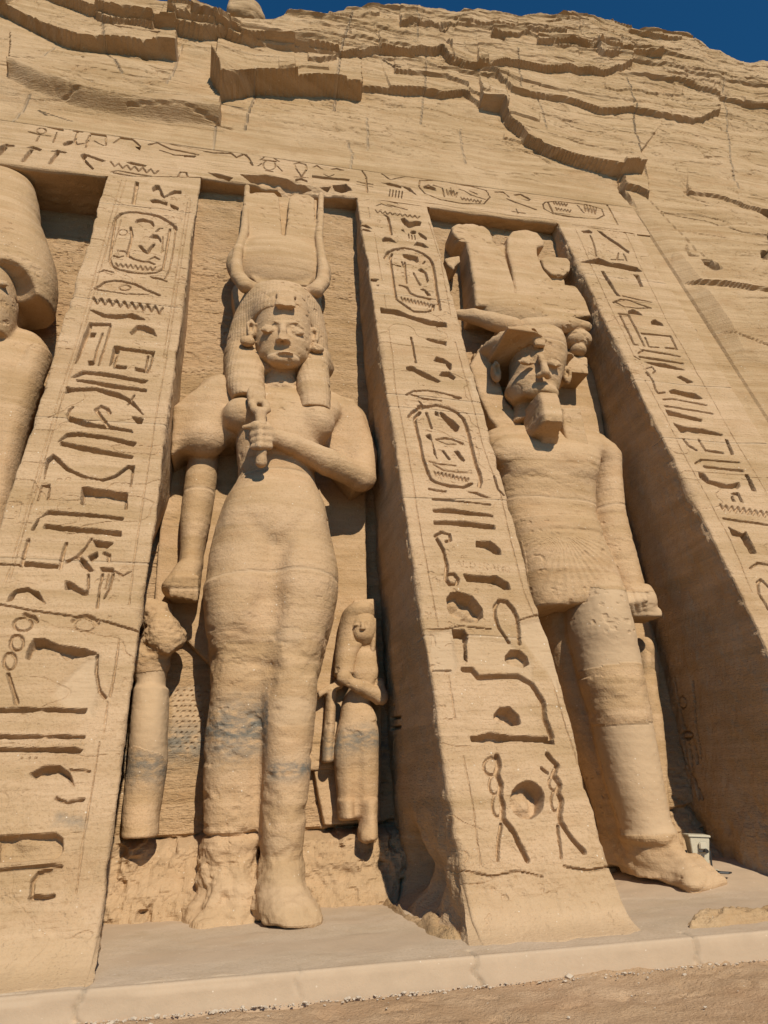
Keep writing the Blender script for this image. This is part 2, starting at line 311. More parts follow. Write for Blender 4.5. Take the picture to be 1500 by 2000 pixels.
SIGNS_MIDDLE = [
 Zz((733,412),(820,425),9,2.5), Ln((735,402),(745,398),(765,404),w=.03), Ln((757,399),(778,404),(795,409),w=.045),
 Ln((751,419),(758,423),(762,440),(764,458),w=.055,d=.055),
 P((782,427),(790,425),(799,434),(813,432),(823,434),(821,441),(810,442),(799,446),(791,440),(785,433)), P((783,449),(788,447),(791,455)), El((807,454),(6,4)),
 P((816,455),(819,454),(834,465),(833,469),(822,463)), Ln((798,457),(799,465),w=.02), Ln((804,459),(805,467),w=.02), Ln((810,460),(811,468),w=.02),
 P((746,468),(752,463),(763,465),(777,475),(770,474),(760,471),(747,472),d=.1), P((808,479),(814,472),(826,475),(838,484),(829,484),(819,480),d=.1),
 P((702,439),(715,438),(726,446),(720,446),d=.1), P((702,447),(718,448),(728,453),(716,452),d=.1),
 Ln((752,503),(758,492),(770,487),(789,484),(808,488),(827,496),(840,506),(845,514),(848,530),(852,562),(859,604),w=.07,d=.06),
 Ln((766,495),(762,503),(765,522),(771,565),(774,583),(789,594),(808,607),(829,609),(845,605),(847,594),w=.055,d=.05),
 P((787,496),(797,497),(816,501),(818,509),(814,512),(789,503)), Ln((791,511),(792,530),(794,552),w=.045), Ln((785,510),(789,520),w=.04),
 P((816,527),(822,522),(834,530),(838,548),(834,551),(829,533)), Ln((808,532),(814,544),(821,556),w=.05), Ln((767,515),(783,519),w=.035), Ln((826,514),(830,510),w=.03),
 P((819,564),(827,562),(838,570),(842,576),(835,577),(829,568)), Ln((781,556),(795,560),(802,572),(816,578),(840,583),w=.055), Zz((784,583),(842,596),9,3.5),
 P((743,600),(755,602),(776,604),(797,614),(815,619),(838,624),(872,630),(873,638),(855,638),(838,635),(815,627),(795,621),(770,614),(745,611),d=.14),
 P((725,543),(741,544),(734,549),(724,548),d=.12), P((735,554),(742,555),(741,558),(735,557),d=.06),
 Ln((803,658),(807,680),(812,708),w=.04,d=.05),
 P((832,662),(834,659),(858,664),(873,666),(872,675),(865,672),(842,667)), P((847,704),(852,695),(866,699),(882,710),(882,720),(879,722),(870,710),(852,706),d=.1),
 P((793,717),(804,714),(815,720),(836,730),(862,744),(855,747),(836,740),(817,731),(804,724),(794,722),d=.1), P((857,733),(863,726),(878,725),(890,736),(886,742),(876,736),(865,735),d=.1),
 Ln((794,770),(807,763),(836,762),(868,768),(900,777)), Ln((804,770),(830,778),(862,782),w=.03), P((880,770),(900,775),(897,780),(886,777),d=.05),
 Ln((818,783),(828,794),w=.025,d=.05), P((814,792),(824,790),(828,796),(818,797),d=.05),
 Ln((799,814),(809,802),(830,794),(852,791),(876,797),(894,806),(906,818),(913,835),(919,864),(926,894),(930,909),(937,925),(939,940),(936,950),w=.065,d=.06),
 Ln((820,806),(810,816),(812,832),(820,864),(826,896),(836,925),(842,936),(852,943),(880,950),(905,952),(921,945),w=.055,d=.055),
 Ln((833,806),(838,824),(843,836),w=.045,d=.05), P((850,803),(857,804),(856,812),(850,810)), P((858,805),(862,804),(884,819),(898,832),(895,840),(890,842),(876,830),(862,813),d=.12),
 P((831,850),(841,848),(846,864),(851,885),(855,899),(852,896),(847,885),(842,861),(834,856),d=.09),
 Ln((852,858),(868,856),(884,858),(904,866)), Ln((854,860),(872,868),(890,868),w=.025,d=.025), P((862,880),(866,880),(881,898),(876,899),d=.1), P((886,882),(894,880),(908,899),(905,902),(897,895),d=.1),
 Zz((848,925),(915,938),9,3.5), Ln((838,902),(857,907),(890,910),w=.025,d=.025), Ln((846,908),(868,920),(890,922),(920,924),w=.025,d=.025),
 Ln((838,955),(850,957),(870,960)), P((908,960),(930,961),(957,972),(945,971)), Ln((845,975),(890,978),(957,986),w=.03),
 P((844,993),(880,993),(964,1006),(964,1011),(880,1002),(846,1001)), P((846,1017),(910,1018),(966,1026),(967,1034),(910,1029),(847,1024),d=.09),
 Ln((854,1053),(866,1074),(873,1104),(871,1131),(878,1140),w=.055,d=.06), Ln((850,1047),(862,1039),(878,1044),(880,1055),(871,1058),w=.045,d=.05), Ln((876,1122),(886,1121),(895,1131),(892,1140),(880,1140),w=.045,d=.05),
 P((929,1056),(958,1056),(976,1071),(979,1083),(964,1080),(945,1070),(930,1068),d=.12),
 P((904,1121),(922,1124),(970,1124),(994,1138),(996,1150),(984,1150),(970,1142),(935,1137),(912,1135),d=.11),
 P((873,1168),(880,1158),(892,1155),(922,1164),(943,1188),(943,1205),(930,1215),(905,1215),(880,1200),(873,1185),d=.14),
 Ln((975,1173),(967,1185),(967,1203),(975,1225),(985,1240),(994,1254),w=.05,d=.05), Ln((975,1173),(990,1175),(1003,1190),(1010,1205),(1013,1230),(1015,1256),w=.06,d=.06),
 P((883,1230),(907,1228),(914,1239),(911,1260),(913,1293),(907,1287),(904,1248),(886,1245),d=.12),
 P((988,1281),(997,1270),(1015,1268),(1030,1282),(1035,1297),(1022,1303),(1000,1300),(988,1290),d=.11),
 Ln((905,1308),(922,1308),(934,1323),(970,1321),(1012,1320),(1039,1335),(1060,1368),(1065,1404),(1078,1437),w=.075,d=.07),
 P((965,1395),(977,1381),(997,1380),(1015,1397),(1018,1413),(1000,1416),(980,1410),(966,1404),d=.12),
 P((920,1440),(955,1431),(1000,1437),(1081,1440),(1083,1452),(1045,1449),(1000,1446),(970,1450),(922,1447),d=.11),
 O((961,1497),(16,17)), O((968,1532),(12,20)), O((973,1572),(11,24)),
 Ln((971,1477),(975,1495),(971,1510),(980,1532),(977,1550),(984,1572),(982,1598),(1004,1627),(1030,1679),w=.06,d=.065), Ln((979,1609),(973,1640),(971,1680),w=.035),
 El((1030,1562),(33,37),.15),
 Ln((1070,1473),(1089,1495),(1081,1514),(1094,1532),(1089,1547),(1098,1561),(1094,1591),(1096,1605),(1118,1638),(1140,1664),w=.06,d=.065), Ln((1090,1613),(1095,1675),w=.035), O((1083,1530),(11,14)), O((1086,1564),(9,20)), Ln((1058,1500),(1070,1510),w=.03),
 Fr((719,405),(723,425)), Fr((731,455),(738,498),(746,548)), Fr((750,574),(754,600)), Fr((759,643),(766,693),(772,755),(782,813),(793,867),(806,939),(817,1014),(832,1095),(856,1224)), Fr((875,1317),(889,1401)), Fr((905,1477),(922,1565),(938,1690)),
 Fr((837,434),(858,501)), Fr((861,511),(880,615)), Fr((889,667),(908,736),(926,797),(942,867),(955,906),(976,960),(1000,1065),(1024,1158),(1042,1203)), Fr((1078,1329),(1108,1428),(1132,1497),(1145,1545)),
 Ln((965,930),(972,955),(985,968),w=.03,d=.05),
 Ln((826,1230),(866,1229),(900,1222),(960,1228),w=.015,d=.03), Ln((1010,1212),(1045,1202),(1060,1200),w=.02,d=.03), Ln((845,1310),(880,1310),w=.015,d=.03), Ln((900,1700),(960,1712),(1010,1700),(1060,1712),w=.015,d=.03), Ln((1100,1692),(1150,1700),(1195,1690),w=.02,d=.04),
]
SIGNS_RIGHT = [
 P((1135,451),(1150,449),(1157,453),(1155,456),(1140,455)), Ln((1153,460),(1159,475),(1165,500),w=.05), P((1165,449),(1173,451),(1200,470),(1229,491),(1228,496),(1208,482),(1180,462)),
 Ln((1194,507),(1218,508)), Ln((1208,494),(1205,508)), Ln((1218,496),(1224,510)),
 P((1135,511),(1170,503),(1192,513),(1212,515),(1244,523),(1254,531),(1240,531),(1212,525),(1184,519),(1160,514),d=.14),
 P((1174,529),(1180,529),(1192,548),(1204,570),(1212,579),(1204,578),(1194,562),(1177,535)), P((1236,536),(1248,537),(1252,550),(1257,560),(1250,560),(1243,544)),
 Ln((1198,590),(1212,585),(1228,586),(1250,594),(1272,601)), Ln((1202,590),(1220,599),(1240,601),(1272,601),w=.03), Ln((1216,578),(1272,590)),
 P((1227,606),(1236,603),(1248,607),(1256,615),(1228,611)), P((1272,626),(1280,623),(1292,630),(1297,636),(1273,633)),
 Ln((1212,616),(1238,673),w=.05), Ln((1209,612),(1228,614),w=.05), Ln((1228,614),(1258,676),w=.05), Ln((1238,673),(1246,674)), Ln((1254,652),(1310,657),(1321,682),w=.055), Ln((1260,660),(1268,678),(1286,679)), Ln((1300,680),(1318,681)),
 Ln((1248,690),(1256,684),(1328,696),w=.05), Ln((1250,697),(1334,709),w=.06), P((1254,706),(1300,710),(1340,722),(1330,722),(1290,716)),
 Ln((1264,726),(1276,744),(1280,760),(1286,768),(1298,766),w=.05), Ln((1263,719),(1274,716),(1280,724),(1276,728),w=.03),
 P((1322,736),(1330,733),(1356,746),(1342,747)), P((1307,763),(1316,760),(1360,768),(1373,777),(1366,779),(1310,768)),
 Ln((1296,780),(1312,779),(1380,790),w=.045), Ln((1300,793),(1392,807),w=.05), P((1300,800),(1372,819),(1370,824),(1305,811)),
 P((1315,826),(1335,833),(1375,838),(1412,848),(1410,852),(1370,846),(1330,845)), Ln((1335,858),(1345,870),(1360,879),w=.05), Ln((1365,859),(1378,880),(1412,885),w=.05), P((1416,858),(1422,860),(1434,888),(1427,889),d=.1),
 Ln((1358,906),(1370,898),(1443,904)), Ln((1376,912),(1450,920),w=.06), P((1363,922),(1375,925),(1385,938),(1420,946),(1444,942),(1446,950),(1440,956),(1410,954),(1380,944),(1365,932)), P((1455,927),(1461,927),(1478,960),(1467,959),d=.1),
 P((1422,965),(1442,962),(1452,982),(1446,980),(1440,968)), P((1426,970),(1432,968),(1436,980),(1430,979)), Zz((1408,990),(1510,1007),9,5,.045), Ln((1414,1012),(1440,1016),(1500,1025)),
 P((1422,1028),(1450,1042),(1458,1037),(1478,1080),(1465,1081),(1445,1048),(1430,1046),d=.1), Ln((1505,1150),(1487,1132),(1480,1138),(1482,1160),(1500,1190),w=.05), Ln((1465,1110),(1480,1100),(1510,1103)),
 Fr((1124,448),(1148,502),(1182,578),(1212,640),(1238,696)), Fr((1260,742),(1305,825),(1335,887),(1372,955),(1412,1027),(1440,1085),(1468,1158)),
 Fr((1212,430),(1252,524),(1280,580),(1312,644),(1340,690),(1400,794),(1432,855),(1458,898),(1498,965)), Fr((1437,767),(1500,862)), Ln((1240,696),(1250,702),w=.02),
]
SIGNS_LINTEL = [
 P((73,237),(125,251),(123,257),(75,244),d=.1), Ln((73,216),(107,230),(150,237)), O((81,256),(9,6)), Ln((57,258),(80,264),(98,266)), Ln((77,266),(71,275)), Ln((111,259),(104,278),w=.03),
 Ln((152,256),(145,278),(128,282)), Ln((144,256),(160,258)), P((122,280),(134,275),(142,275),(140,281),(125,285)), Ln((146,273),(150,282),(167,280),(176,264)),
 P((176,259),(208,262),(207,267),(178,264)), Ln((176,264),(167,289),w=.03), Ln((207,266),(207,285),w=.03), Ln((184,275),(202,285),w=.03),
 P((221,280),(235,268),(256,269),(275,285),(273,295),(256,277),(235,276)), Ln((291,283),(307,279),(333,291),(387,301),w=.055,d=.05), Ln((312,293),(341,303),(381,304)), P((358,302),(382,303),(380,307),(360,306)),
 P((-6,288),(11,280),(28,283),(30,287),(12,286),(-6,296)), P((51,289),(64,285),(82,292),(78,295),(62,291)), Ln((61,294),(52,305),(45,315),w=.09,d=.06), P((99,296),(112,293),(132,299),(128,301),(112,298)), Ln((112,300),(104,310),(98,319),w=.09,d=.06), Ln((10,289),(-6,304),w=.09,d=.06),
 P((157,304),(163,300),(205,315),(200,317),(171,307),(166,312),(184,331),(181,333),(165,317)), P((245,316),(256,315),(288,324),(283,327),(256,321)),
 Zz((216,320),(310,338),6,4,.035), Ln((217,336),(230,333),(305,347)), Ln((222,338),(260,344),(300,352),w=.03), P((330,344),(335,345),(347,354),(345,357)), Ln((348,345),(352,337),(364,338),(367,348)), Ln((304,356),(371,365),w=.025),
 Ln((400,295),(416,298),(450,299),(462,308),(477,301),(485,309),(493,323),w=.06,d=.055),
 O((526,323),(12,10)), Ln((508,313),(519,305),w=.03), Ln((531,307),(545,315),w=.03), Ln((504,325),(512,319),w=.03), Ln((541,323),(551,334),w=.03), Ln((514,313),(538,315),w=.06), Ln((519,334),(533,336),w=.03),
 Ln((575,319),(584,317),(597,321),(599,330),(589,345),(577,326),(575,319)), P((576,350),(588,347),(600,352),(600,356),(588,352),(577,354)), Ln((575,345),(601,346),w=.025),
 P((609,326),(619,322),(632,330),(628,330),(618,327)), P((645,329),(658,328),(672,333),(655,333)), P((609,341),(683,350),(682,354),(610,346)), Ln((632,339),(642,344),(653,340),w=.02),
 Ln((696,331),(707,333),(715,346),(717,375)), Ln((697,355),(728,360),w=.03), Ln((697,360),(728,365),w=.02), P((744,357),(760,358),(784,364),(783,368),(758,363)), *[Ln((762+6*i,370+i*.8),(760+6*i,384+i*.8),w=.02) for i in range(5)], Ln((745,340),(762,352),(790,346),w=.03),
 P((783,363),(800,367),(815,383),(808,379),(795,371)),
 Ln((820,352),(850,352),(920,363),(950,372),(957,385),(945,398),(900,397),(860,390),(830,378),(818,365),(820,352),w=.03), P((826,364),(837,360),(850,366),(852,373),(838,369),(828,368)),
 Ln((864,367),(868,384)), Zz((872,375),(893,381),3,5,.04), Ln((897,369),(907,372),(920,380),(947,389),w=.045), Ln((918,372),(931,378),w=.05), Zz((900,387),(940,394),6,2.5), Ln((846,361),(862,366),w=.035), Zz((880,370),(892,380),2,4),
 Ln((967,375),(983,376),(994,385)), P((1003,380),(1017,378),(1036,389),(1033,393),(1012,387)), Ln((990,389),(1015,398),(1046,410),w=.055), Ln((1000,412),(1026,417),w=.025), Ln((1008,408),(1012,416),w=.025),
 Ln((1065,395),(1085,393),(1150,400),(1175,408),(1180,420),(1165,428),(1120,425),(1080,418),(1062,408),(1060,400),(1065,395),w=.03),
 Ln((1070,395),(1080,415),w=.055), Zz((1080,396),(1108,401),5,2.5), Zz((1085,408),(1115,413),5,2.5), Ln((1128,401),(1140,416),w=.045), Zz((1140,405),(1165,412),4,7,.035), Ln((1080,416),(1112,420),w=.04),
 Ln((1184,396),(1206,438),w=.055), Fr((830,396),(1000,420),(1105,433)), Fr((1118,439),(1210,449)), Fr((745,342),(860,352),(1000,366),(1180,386),(1260,396)), Fr((265,262),(400,285),(540,305),(700,326)), Fr((270,270),(400,294)),
 P((405,337),(430,340),(455,346),(448,352),(425,347),d=.12), P((470,340),(520,342),(560,350),(610,368),(575,372),(530,362),(490,356),d=.12), P((650,362),(676,360),(688,372),(668,377),(655,372),d=.2), P((622,364),(646,364),(640,371),d=.12),
]
# scratched names (shallow)
_G = {'A': [[(0,1),(.5,0),(1,1)],[(.2,.6),(.8,.6)]], 'L': [[(0,0),(0,1),(.8,1)]], 'D': [[(0,0),(0,1),(.7,.9),(1,.5),(.7,.1),(0,0)]], 'I': [[(.5,0),(.5,1)]],
      'R': [[(0,1),(0,0),(.8,.1),(.8,.4),(0,.5),(.9,1)]], 'N': [[(0,1),(0,0),(1,1),(1,0)]], 'E': [[(.8,0),(0,0),(0,1),(.8,1)],[(0,.5),(.6,.5)]],
      'C': [[(.9,.1),(.4,0),(0,.5),(.4,1),(.9,.9)]], 'S': [[(.9,.1),(.3,0),(.2,.4),(.8,.6),(.7,1),(0,.9)]], 'T': [[(0,0),(1,0)],[(.5,0),(.5,1)]], 'H': [[(0,0),(0,1)],[(1,0),(1,1)],[(0,.5),(1,.5)]], 'O': [[(.5,0),(0,.5),(.5,1),(1,.5),(.5,0)]]}
def letters(txt, a, b, h, w=0.010, d=0.012):
    out = []; n = len(txt)
    for i, ch in enumerate(txt):
        x0 = a[0] + (b[0] - a[0]) * i / n; y0 = a[1] + (b[1] - a[1]) * i / n; cw = (b[0] - a[0]) / n * 0.72
        for st in _G.get(ch, []): out.append(Ln(*[(x0 + p[0] * cw, y0 + p[1] * h + p[0] * cw * (b[1] - a[1]) / (b[0] - a[0])) for p in st], w=w, d=d))
    return out
SIGNS_MIDDLE += letters('ALDIRAND', (891,1094), (1000,1106), 12, 0.012, 0.009)

def carve(X, Z, signs, seed=5):
    """depth map (m) of all signs over the plane grid X, Z (2D arrays, regular)"""
    D = np.zeros(X.shape, np.float32)
    jit = 0.009 * fbm2(X * 12, Z * 12, 3, seed) + 0.007 * noise2(X * 4, Z * 4, seed + 3)
    xs, zs = X[0], Z[:, 0]
    for s in signs:
        pts = face_us(np.array(s[-1], float)); k = 1 / math.cos(BF)
        pts = pts * np.array([1, k])          # along-slope length
        m = 0.14
        i0, i1 = np.searchsorted(xs, [pts[:, 0].min() - m, pts[:, 0].max() + m]); j0, j1 = np.searchsorted(zs, [pts[:, 1].min() - m, pts[:, 1].max() + m])
        if i1 <= i0 or j1 <= j0: continue
        sl = (slice(j0, j1), slice(i0, i1)); x = X[sl]; z = Z[sl]; P_ = [tuple(q) for q in pts]
        if s[0] == 'P':
            sd = poly_sd(x, z, P_) + jit[sl]; d = 1.35 * s[1] * sstep(0.004, -0.018, sd)
            d = d * (1 + 0.5 * noise2(x * 9, z * 9, 3)) 
        else:
            w = s[1] / 2; sd = seg_dist(x, z, P_) + jit[sl] * min(1, w / 0.02) * 0.7; d = 1.35 * s[2] * sstep(w, w * 0.35, sd)
        D[sl] = np.maximum(D[sl], d)
    return D
# ================================================================ large structure
K = 1 / math.cos(BF)
def lint_z(x): return np.interp(x, [-8, -2.75, -2.5, -0.95, -0.7, 9], [11.74, 11.78, 11.83, 12.2, 12.21, 12.22])
def on_x(p, x):
    d = ray(np.asarray(p, float)); t = x / d[..., 0]; q = d * t[..., None] + np.array([0, 0, EYE]); return q[..., 1:]
SX, SD = -math.sin(0), 0

def buttress(name, xl, xr, signs, seed, label, nf=190, ns=80, nr=46, nz=1350, side_signs=(), hollow=False, chip=1.0):
    rng = np.random.default_rng(seed)
    t = np.linspace(0, 1, nz)[:, None]
    ztop_l, ztop_r = lint_z(xl), lint_z(xr)
    zm = -0.06 + t * (0.5 * (ztop_l + ztop_r) + 0.06)           # (nz,1)
    flare = np.exp(-np.clip(zm, 0, 9) / 0.16) * 0.20
    eL = xl + 0.035 * noise2(zm * 0.9, 0 * zm, seed) + 0.012 * fbm2(zm * 5, 0 * zm + 3, 3, seed + 1) * chip + 0.045 * np.clip(fbm2(zm * 3, 0 * zm + 13, 4, seed + 15) - .18, 0, 1)
    eR = xr + 0.035 * noise2(zm * 0.9, 0 * zm + 9, seed) + 0.012 * fbm2(zm * 5, 0 * zm + 7, 3, seed + 2) * chip - 0.045 * np.clip(fbm2(zm * 3, 0 * zm + 17, 4, seed + 16) - .18, 0, 1)
    uu = np.linspace(0, 1, nf)[None, :]; uu = uu + 0.06 * np.sin(2 * np.pi * uu) / (2 * np.pi) * 0
    Xf = eL + uu * (eR - eL)
    Zf = -0.06 + t * (lint_z(Xf) + 0.06)
    # regular grid carve then sample directly (the grid is close to regular)
    xs = np.linspace(xl - 0.1, xr + 0.1, int((xr - xl + 0.2) / 0.0085)); ss = np.linspace(-0.1, 12.4 * K, int(12.4 * K / 0.0115))
    XX, ZZ = np.meshgrid(xs.astype(np.float32), ss.astype(np.float32))
    Dm = carve(XX, ZZ, signs, seed)
    fx = np.clip((Xf - xs[0]) / (xs[1] - xs[0]), 0, len(xs) - 1.001); fz = np.clip((Zf * K - ss[0]) / (ss[1] - ss[0]), 0, len(ss) - 1.001)
    ix = fx.astype(int); iz = fz.astype(int); ax = fx - ix; az = fz - iz
    rec = (Dm[iz, ix] * (1 - ax) + Dm[iz, ix + 1] * ax) * (1 - az) + (Dm[iz + 1, ix] * (1 - ax) + Dm[iz + 1, ix + 1] * ax) * az
    # worn surface
    rec = rec + 0.020 * fbm2(Xf * 1.3, Zf * 1.3, 4, seed + 4) + 0.006 * fbm2(Xf * 4, Zf * 30, 3, seed + 5) + 0.004 * fbm2(Xf * 25, Zf * 25, 2, seed + 6) + 0.012 * sstep(.30, .5, fbm2(Xf * 11, Zf * 14, 3, seed + 7)) * sstep(.0, .25, noise2(Xf * 1.5, Zf * .9, seed + 17)) + 0.010 * sstep(.013, .004, np.abs(fbm2(Xf * .8, Zf * 1.6, 3, seed + 18))) * sstep(.05, .2, noise2(Xf * .6, Zf * .4, seed + 19))
    lowz = sstep(2.2, 0.3, Zf); rec = rec + lowz * 0.030 * fbm2(Xf * 5, Zf * 5, 4, seed + 8)
    # rounded, chipped arrises
    for e, rr in ((Xf - eL, 0.035), (eR - Xf, 0.035)):
        r = rr * (1 + 0.5 * noise2(Zf * 3.0, 0 * Zf, seed + 9)) + 0.16 * chip * np.clip(fbm2(Zf * 1.6, 0 * Zf + 4, 5, seed + 10) - 0.16, 0, 1)
        q = np.clip(1 - e / r, 0, 1); rec = rec + r * (1 - np.sqrt(np.clip(1 - q * q, 0, 1))) * 0.95
    fl = np.exp(-np.clip(Zf, 0, 9) / 0.16) * (0.17 + 0.10 * noise2(Xf * 3, Zf * 2, seed + 11)) + np.exp(-np.clip(Zf, 0, 9) / 0.05) * (0.16 + 0.16 * fbm2(Xf * 2.5, Zf * 0, 4, seed + 12))
    Pf = np.stack([Xf - NF[0] * rec, YF + Zf * TBF - NF[1] * rec - fl, Zf - NF[2] * rec * sstep(0.0, 0.3, Zf)], -1)
    def side(E, X0, sgn, n, sd, am=1.0):
        w = np.linspace(0, 1, n + 1)[None, :-1]                    # back (0) -> front (1)
        z0 = E[:, :1, 2] * np.ones_like(w); yb = YW + 0.55 + TBW * z0
        Y = yb + (E[:, :1, 1] - yb) * w ** 1.0
        fade = sstep(1.0, 0.86, w) 
        dx = 0.055 * fbm2(Y * 1.1, z0 * 1.1, 3, sd) + 0.022 * fbm2(Y * 6, z0 * 4, 3, sd + 1) + 0.010 * fbm2(Y * 26 + z0 * 8, z0 * 9, 2, sd + 2)
        edge = np.exp(-(1 - w) * 14) * 0.05 * np.clip(fbm2(Y * 9, z0 * 7, 3, sd + 3), -0.3, 1)
        dx = (dx * am - (1 - am) * .06) * fade + edge * sstep(1.0, 0.97, w)
        low = sstep(1.6, 0.1, z0)
        dx = dx + am * low * 0.14 * fbm2(Y * 1.9, z0 * 2.2, 4, sd + 5) * fade
        if hollow and sgn < 0:
            dx = dx - 0.55 * np.exp(-(((Y - 8.55) / 0.30) ** 2 + ((z0 - 0.42) / 0.30) ** 2)) - 0.25 * np.exp(-(((Y - 7.75) / 0.22) ** 2 + ((z0 - 0.30) / 0.24) ** 2))
        for s in (side_signs if sgn < 0 else ()):
            pts = on_x(np.array(s[-1], float), X0); P_ = [tuple(q) for q in pts]
            if s[0] == 'P': dx = dx - s[1] * sstep(0.006, -0.02, poly_sd(Y, z0, P_))
            else: dx = dx - s[2] * sstep(s[1] / 2, s[1] / 8, seg_dist(Y, z0, P_))
        dx = dx + am * np.exp(-np.clip(z0, 0, 9) / 0.14) * (0.15 + 0.12 * noise2(Y * 2.5, z0, sd + 6)) * sstep(0.0, 0.1, w)
        X = E[:, :1, 0] + (X0 - E[:, :1, 0]) * sstep(1.0, 0.9, w) + sgn * dx
        if am < 1 and seed == 11: X = X - .34 * np.clip((1 - w) / .75, 0, 1) * sstep(5.6, 3.6, z0)      # the niche widens towards its back
        return np.stack([X, Y, z0], -1)
    L = side(Pf[:, :1], xl, -1, ns, seed + 30); Rr = side(Pf[:, -1:], xr, 1, nr, seed + 60, .4)[:, ::-1]
    V = np.concatenate([L, Pf, Rr], 1)
    V[..., 2] = np.clip(V[..., 2], -0.12, None)
    T = np.zeros(V.shape, np.float32); T[:, :ns, 2] = 1.0; T[:, ns + nf:, 2] = 0.9
    T[:, ns:ns + nf, 2] = 0.15
    z = V[..., 2]; x = V[..., 0]
    T[..., 1] = 0.55 * sstep(0.55, 0.15, z + 0.2 * noise2(x * 2, z * 2, 77))
    for zz in JOINTS.get(name + str(seed), ()):                  # mortar joints between the relaid blocks
        T[..., 1] = np.maximum(T[..., 1], sstep(0.022, 0.006, np.abs(z - zz - 0.05 * noise2(x * 1.2, z * 0 + zz, 5))) * (V[..., 1] < YF + 0.3 + z * TBF) * 0.9)
    for (c0, c1, c2) in PATCHES.get(name + str(seed), ()):
        pp = [tuple(q) for q in face_us(np.array(c0, float))]
        T[..., c1] = np.maximum(T[..., c1], c2 * sstep(0.03, -0.04, poly_sd(x, z, pp) + 0.05 * noise2(x * 5, z * 5, 8)) * (V[..., 1] < YF + 0.4 + z * TBF))
    o = link_mesh(name, V, grid_quads(V.shape[0], V.shape[1]), M_FACE, tint=T, smooth=False)
    tag(o, label, 'buttress', 'inscribed buttresses between the statue niches')
    return o
JOINTS = {'inscribed_buttress11': (3.66, 5.75, 8.2, 10.9), 'inscribed_buttress23': (2.78, 4.72, 6.35, 6.62, 9.1), 'inscribed_buttress37': (6.1, 7.4, 10.4)}
PATCHES = {'inscribed_buttress11': [([(105,1340),(170,1290),(190,1285),(190,1350),(180,1400),(120,1380),(100,1360)], 1, .9), ([(110,1580),(165,1590),(170,1620),(95,1620)], 0, .5)],
           'inscribed_buttress23': [([(835,1235),(880,1230),(890,1300),(880,1312),(845,1308)], 1, .9), ([(1012,1215),(1060,1208),(1095,1320),(1090,1350),(1050,1290),(1025,1260)], 1, .9), ([(912,738),(922,736),(935,770),(925,775)], 1, 1.0), ([(915,1250),(990,1250),(1040,1290),(1040,1330),(950,1310),(915,1290)], 1, .6)],
           'inscribed_buttress37': []}
SIDE_M = [P((764,1400),(783,1397),(783,1404),(764,1407),d=.08), P((764,1419),(783,1416),(783,1423),(764,1427),d=.08), P((768,1335),(772,1330),(772,1340),(769,1342),d=.05), P((767,1380),(771,1370),(772,1384),d=.05),
          Ln((765,1240),(752,1500),w=.02,d=.02), Ln((786,1300),(783,1490),w=.02,d=.02), Ln((772,1445),(769,1470),(775,1490),w=.03,d=.03)]
SIDE_R = [Ln((1318,1325),(1345,1500),(1375,1560),w=.05,d=.05), Ln((1352,1330),(1370,1480),w=.04,d=.04), O((1342,1436),(13,7),.05,.05), Ln((1330,1460),(1338,1490),w=.08,d=.06), Ln((1347,1455),(1352,1495),w=.06,d=.05), Ln((1357,1455),(1362,1490),w=.06,d=.05),
          Ln((1340,1545),(1344,1560),w=.06,d=.05), Ln((1346,1518),(1352,1555),w=.05,d=.05), Ln((1357,1520),(1368,1560),w=.06,d=.06), Ln((1332,1405),(1340,1425),w=.08,d=.05), O((1333,1372),(8,12),.04,.04)]
B1 = buttress('inscribed_buttress', -2.57, -0.955, SIGNS_LEFT, 11, 'tall sandstone buttress with deep cut hieroglyphs, left of the large crowned woman statue', nf=210, ns=30, nr=80)
B2 = buttress('inscribed_buttress', 2.09, 3.56, SIGNS_MIDDLE, 23, 'middle sandstone buttress with a round sun disc between two twisted ropes near its foot', nf=200, ns=110, nr=30, side_signs=SIDE_M, hollow=True)
B3 = buttress('inscribed_buttress', 6.42, 8.30, SIGNS_RIGHT, 37, 'tall sandstone buttress with a broad shaded side face, right of the bearded king statue', nf=200, ns=120, nr=20, side_signs=SIDE_R, chip=1.3)

